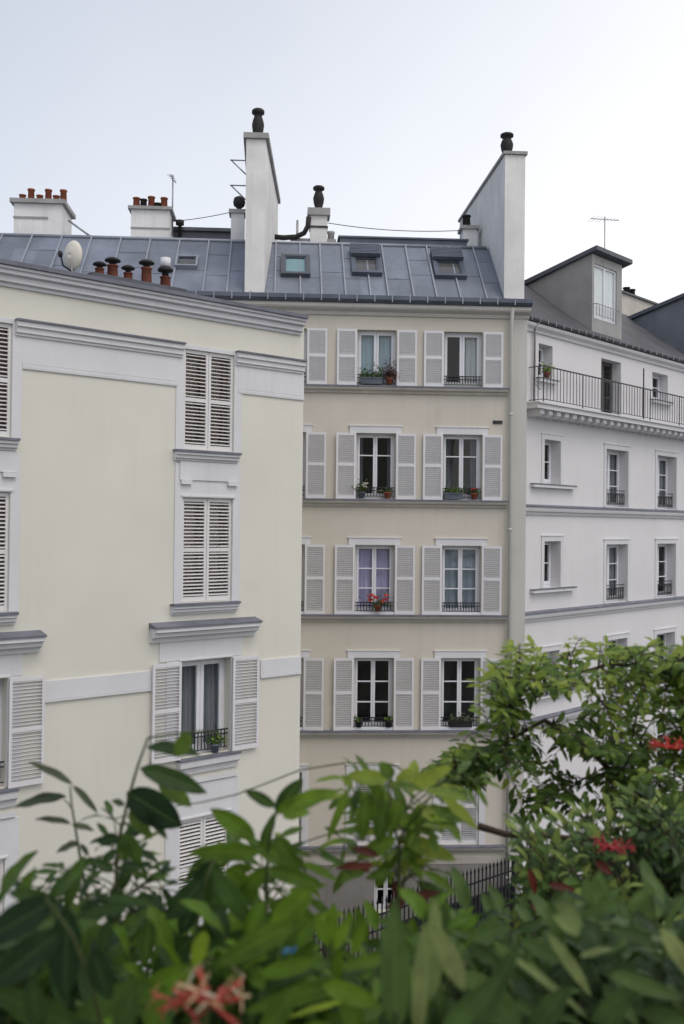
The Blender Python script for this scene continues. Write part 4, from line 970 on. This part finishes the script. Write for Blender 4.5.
# dense lower growth: one bush after another along the trough
def top(x):
    pts = ((-60, 895), (0, 892), (40, 892), (70, 905), (100, 940), (150, 950), (185, 925), (225, 925), (260, 945), (310, 938), (345, 930), (375, 928), (410, 925), (460, 905), (500, 898), (515, 925), (535, 922), (560, 910), (600, 900), (640, 890), (760, 875))
    for (a, ya), (b, yb) in zip(pts, pts[1:]):
        if a <= x <= b: return ya+(yb-ya)*(x-a)/(b-a)
    return 900
def bush(name, label, x0, x1, Y0, Y1, n, L, W, leafm, tone, ymax=1060, lift=0, space=.035, base_z=SOILZ, stemm='green_stem', seed=0):
    random.seed(seed+11)
    bx = at((x0+x1)/2, 900, (Y0+Y1)/2); base = Vector((bx.x, (Y0+Y1)/2, base_z)); P = Plant(name, label, base, leafm, stemm)
    for i in range(n):
        Yd = rnd(Y0, Y1); px = rnd(x0, x1); f = (i+rnd(0, 1))/n
        py = top(px)+lift+(ymax-top(px)-lift)*f**1.15; tip = at(px, py, Yd)
        r0 = base+Vector((rnd(-.22, .22)*(x1-x0)/160, rnd(-.1, .1), 0))
        d = tip-r0; hgt = max(.12, d.z)
        if d.z < .1: r0 = tip+Vector((rnd(-.1, .1), rnd(-.05, .1), -.18))
        m1 = r0.lerp(tip, .45)+Vector((rnd(-.05, .05), rnd(-.04, .04), .04)); m2 = r0.lerp(tip, .8)+Vector((rnd(-.03, .03), rnd(-.03, .03), .035))
        P.shoot([r0, m1, m2, tip], rnd(.0016, .003), L*rnd(.75, 1.2), W*rnd(.8, 1.15), space*rnd(.8, 1.3), tone, start=.42, droop=rnd(.1, .6), seg=6, cols=2)
    return P
def add_heroes(P, Y, lst, j=.05):
    for a in lst: P.hero(*a[:5], Y+rnd(-j, j), a[5], face=a[6])
P = bush('honeysuckle', 'dense dark honeysuckle filling the bottom left corner', -50, 130, 1.1, 1.6, 42, .085, .056, 'leaf_dark', .4, seed=1)
P.stem([at(110, 1060, .98), at(92, 985, .96), at(72, 935, .95), at(46, 898, .94)], .0028, .0016)
add_heroes(P, .96, ((58, 900, -18, 942, 50, .05, .8), (66, 930, -12, 988, 50, .1, .8), (56, 902, 8, 892, 24, .4, .7), (54, 896, 72, 866, 13, .4, .6), (52, 900, 62, 882, 14, .35, .6), (70, 905, 64, 1000, 50, .06, .85), (82, 1030, -5, 992, 48, .5, .8), (152, 983, 72, 1018, 42, .6, .8), (158, 906, 98, 896, 15, .3, .6), (132, 906, 74, 917, 22, .2, .7), (110, 918, 102, 958, 24, .2, .8), (92, 950, 110, 1000, 36, .12, .8), (40, 1030, 30, 975, 34, .3, .8), (120, 1035, 135, 985, 36, .5, .8)))
P.done()
P = bush('honeysuckle', 'dense green honeysuckle behind the red and cream blossom', 120, 300, 1.1, 1.6, 58, .08, .056, 'leaf_fresh', .22, seed=2)
add_heroes(P, .98, ((150, 918, 144, 968, 30, .1, .85), (312, 888, 272, 928, 40, .5, .85), (300, 922, 214, 966, 36, .35, .8), (206, 930, 194, 968, 25, .75, .8), (196, 968, 128, 1002, 40, .5, .8), (345, 982, 245, 1012, 30, .35, .75), (344, 1003, 288, 1017, 9, .95, .4), (262, 1035, 300, 985, 34, .3, .8), (150, 1035, 165, 985, 34, .35, .8), (260, 975, 320, 960, 26, .45, .8), (300, 1030, 345, 1035, 30, .5, .7)))
P.done()
P = bush('leafy_shrub', 'bushy green shrub below the black fence at the bottom centre', 290, 480, 1.1, 1.65, 62, .066, .044, 'leaf_fresh', .28, seed=3)
add_heroes(P, 1.05, ((340, 968, 392, 958, 20, .5, .6), (322, 985, 380, 1005, 30, .6, .7), (335, 950, 352, 912, 18, .6, .7), (352, 955, 366, 918, 16, .5, .7), (328, 945, 315, 915, 18, .55, .7), (360, 1035, 340, 985, 34, .4, .8)))
P.done()
P = bush('leafy_shrub', 'dark glossy shrub right of the pale blades at the bottom', 440, 600, 1.1, 1.65, 60, .07, .045, 'leaf_blue', .32, seed=4)
add_heroes(P, 1.02, ((455, 972, 514, 1002, 30, .65, .75), (545, 932, 592, 996, 19, .92, .6), (500, 952, 590, 1018, 13, .85, .4), (560, 962, 520, 940, 22, .4, .7), (470, 940, 510, 925, 22, .5, .7), (520, 1030, 480, 985, 36, .5, .8), (530, 1035, 570, 985, 34, .35, .8)))
P.done()
P = bush('leafy_shrub', 'dense dark shrub filling the bottom right corner', 570, 740, 1.1, 1.65, 64, .074, .046, 'leaf_blue', .35, lift=10, seed=5)
add_heroes(P, 1.0, ((556, 902, 582, 928, 25, .8, .8), (606, 973, 684, 1000, 25, .6, .75), (658, 926, 702, 988, 27, 1.0, .85), (580, 958, 614, 948, 11, .95, .4), (640, 985, 590, 1022, 30, .4, .8), (620, 905, 580, 915, 22, .5, .7), (650, 940, 610, 930, 24, .35, .7), (690, 1030, 640, 1010, 34, .45, .8), (600, 1035, 625, 1000, 30, .5, .8), (580, 935, 552, 915, 18, .85, .7)))
P.done()

# mid shrub behind, right
def shrub_mid():
    random.seed(42)
    base = Vector((.72, 2.2, SOILZ)); P = Plant('rose_bush', 'tangled rose bush with crimson bloom below the tree at the right', base, 'leaf_rose', 'bark')
    for i in range(230):
        px = rnd(515, 720); lo = 792 if px > 575 else 822; py = lo+(965-lo)*random.random()**1.1
        if px < 528 and 858 < py < 925: continue
        if ((px-585)/22)**2+((py-790)/16)**2 < 1: continue
        Yd = rnd(1.9, 2.35); tip = at(px, py, Yd); r0 = tip+Vector((rnd(-.05, .2), rnd(-.05, .1), -rnd(.2, .35)))
        P.shoot([r0, r0.lerp(tip, .5)+Vector((rnd(-.04, .04), 0, .03)), tip], .002, rnd(.042, .066), rnd(.026, .038), .028, rnd(.05, .85), start=.3, droop=rnd(0, .5), seg=5, cols=1)
    for k in ((560, 960), (610, 970), (660, 960)): P.stem([base, at(k[0], k[1], 2.15), at(k[0]+rnd(-30, 30), 870, 2.2)], .006, .003)
    P.stem([at(640, 900, 2.1), at(600, 840, 2.1), at(545, 836, 2.1), at(505, 834, 2.1), at(478, 826, 2.1)], .004, .008)
    P.flower(at(608, 850, 1.8), .042, 10, 'petal_pink', 'petal_pink', 8); P.flower(at(624, 848, 1.83), .03, 7, 'petal_pink', 'petal_red', 9)
    rdm = MB(); sv = P.f; P.f = rdm
    for a in ((528, 868, 536, 895, 12, .6, .7), (548, 885, 575, 890, 12, .4, .6), (530, 905, 545, 915, 10, .3, .6), (594, 862, 612, 874, 14, .5, .6)): P.hero(*a[:5], 1.8, a[5], face=a[6])
    P.f = sv; obj('young_foliage', rdm, 'leaf_red', P.t)
    P.done()
shrub_mid()

# small-leaved tree at the right
def small_tree():
    random.seed(5)
    base = Vector((1.02, 2.62, SOILZ)); T = thing('small_tree', 'small airy tree with light green leaflets in front of the white building', 'tree', base, 0)
    P = Plant.__new__(Plant); P.base = base; P.f = MB(); P.s = MB(); P.t = T; P.leafm = 'leaf_tree'; P.stemm = 'bark'
    Y = 2.6
    limbs = [[base, at(700, 900, Y), at(690, 790, Y), at(680, 700, Y), at(676, 650, Y)],
             [base, at(690, 880, Y), at(640, 800, Y), at(590, 750, Y), at(545, 720, Y), at(500, 745, Y), at(455, 778, Y)],
             [at(694, 760, Y), at(684, 690, Y), at(660, 669, Y), at(610, 664, Y), at(575, 674, Y), at(540, 692, Y), at(505, 708, Y)],
             [at(640, 800, Y), at(620, 770, Y), at(585, 778, Y), at(560, 795, Y)],
             [at(660, 820, Y+.1), at(640, 740, Y+.1), at(600, 700, Y+.1), at(560, 655, Y+.1)]]
    for l, r in zip(limbs, (.014, .010, .006, .005, .006)): P.stem(l, r, r*.35, 6)
    poly_top = ((428, 772), (445, 752), (470, 745), (482, 672), (500, 660), (515, 632), (530, 640), (545, 655), (572, 634), (600, 633), (620, 648), (645, 640), (684, 640), (740, 640))
    poly_bot = ((428, 782), (470, 790), (500, 800), (520, 818), (560, 822), (600, 838), (740, 860))
    def itp(p, x):
        for (a, ya), (b, yb) in zip(p, p[1:]):
            if a <= x <= b: return ya+(yb-ya)*(x-a)/(b-a)
        return p[-1][1]
    holes = ((545, 708, 42, 15), (612, 690, 30, 13), (583, 785, 28, 18), (646, 772, 8, 6), (600, 738, 9, 7), (520, 738, 14, 9), (497, 790, 16, 8), (470, 730, 16, 12), (650, 668, 14, 6), (560, 752, 7, 6))
    joints = []
    for l in limbs:
        for a, b in zip(l, l[1:]):
            for q in range(6): joints.append(Vector(a).lerp(Vector(b), q/6))
    n = 0; tries = 0
    while n < 460 and tries < 6000:
        tries += 1
        px = rnd(428, 735) if n < 375 else rnd(596, 720); t_, b_ = itp(poly_top, px), itp(poly_bot, px); py = t_+(b_-t_)*random.random()**1.1
        if any(((px-h[0])/h[2])**2+((py-h[1])/h[3])**2 < 1 for h in holes): continue
        n += 1; Yd = Y+random.gauss(0, .13); tip = at(px, py, Yd)
        j = min(joints, key=lambda q: (q-tip).length+rnd(0, .12)); d = tip-j
        L = rnd(.08, .17); r0 = tip-d.normalized()*min(L, d.length) if d.length > .03 else tip-Vector((0, 0, .06))
        r0 += Vector((rnd(-.02, .02), rnd(-.02, .02), rnd(-.03, .01)))
        if random.random() < .3: P.stem([j, j.lerp(r0, .5)+Vector((0, 0, .02)), r0], .0025, .0015, 4)
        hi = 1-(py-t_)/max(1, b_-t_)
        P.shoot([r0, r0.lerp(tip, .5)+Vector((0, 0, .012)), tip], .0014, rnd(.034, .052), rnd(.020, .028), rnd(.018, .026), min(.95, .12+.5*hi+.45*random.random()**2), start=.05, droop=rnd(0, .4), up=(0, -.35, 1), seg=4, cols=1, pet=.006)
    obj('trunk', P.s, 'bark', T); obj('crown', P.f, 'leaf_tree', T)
    P.flower(at(668, 748, 2.25), .052, 11, 'petal_red', 'petal_red', 21)
small_tree()

# scrap of blue plastic caught in the leaves
random.seed(3); bm_ = MB(); c0 = at(288, 962, 1.2); nx, nz = 9, 12
for j in range(nz+1):
    for i in range(nx+1):
        bm_.v.append(((i/nx-.5)*.014+random.gauss(0, .003), .012*math.sin(i*1.7+j*.9)+random.gauss(0, .004), (j/nz-.5)*.026+random.gauss(0, .003)))
for j in range(nz):
    for i in range(nx): a = j*(nx+1)+i; bm_.f.append((a, a+1, a+nx+2, a+nx+1))
bo_ = obj('plastic_sheet', bm_, 'blue_plastic', None, c0); tag(bo_, 'crumpled blue plastic sheet showing between the leaves at the bottom', 'plastic sheet')
sm2 = bo_.modifiers.new('thickness', 'SOLIDIFY'); sm2.thickness = .0015
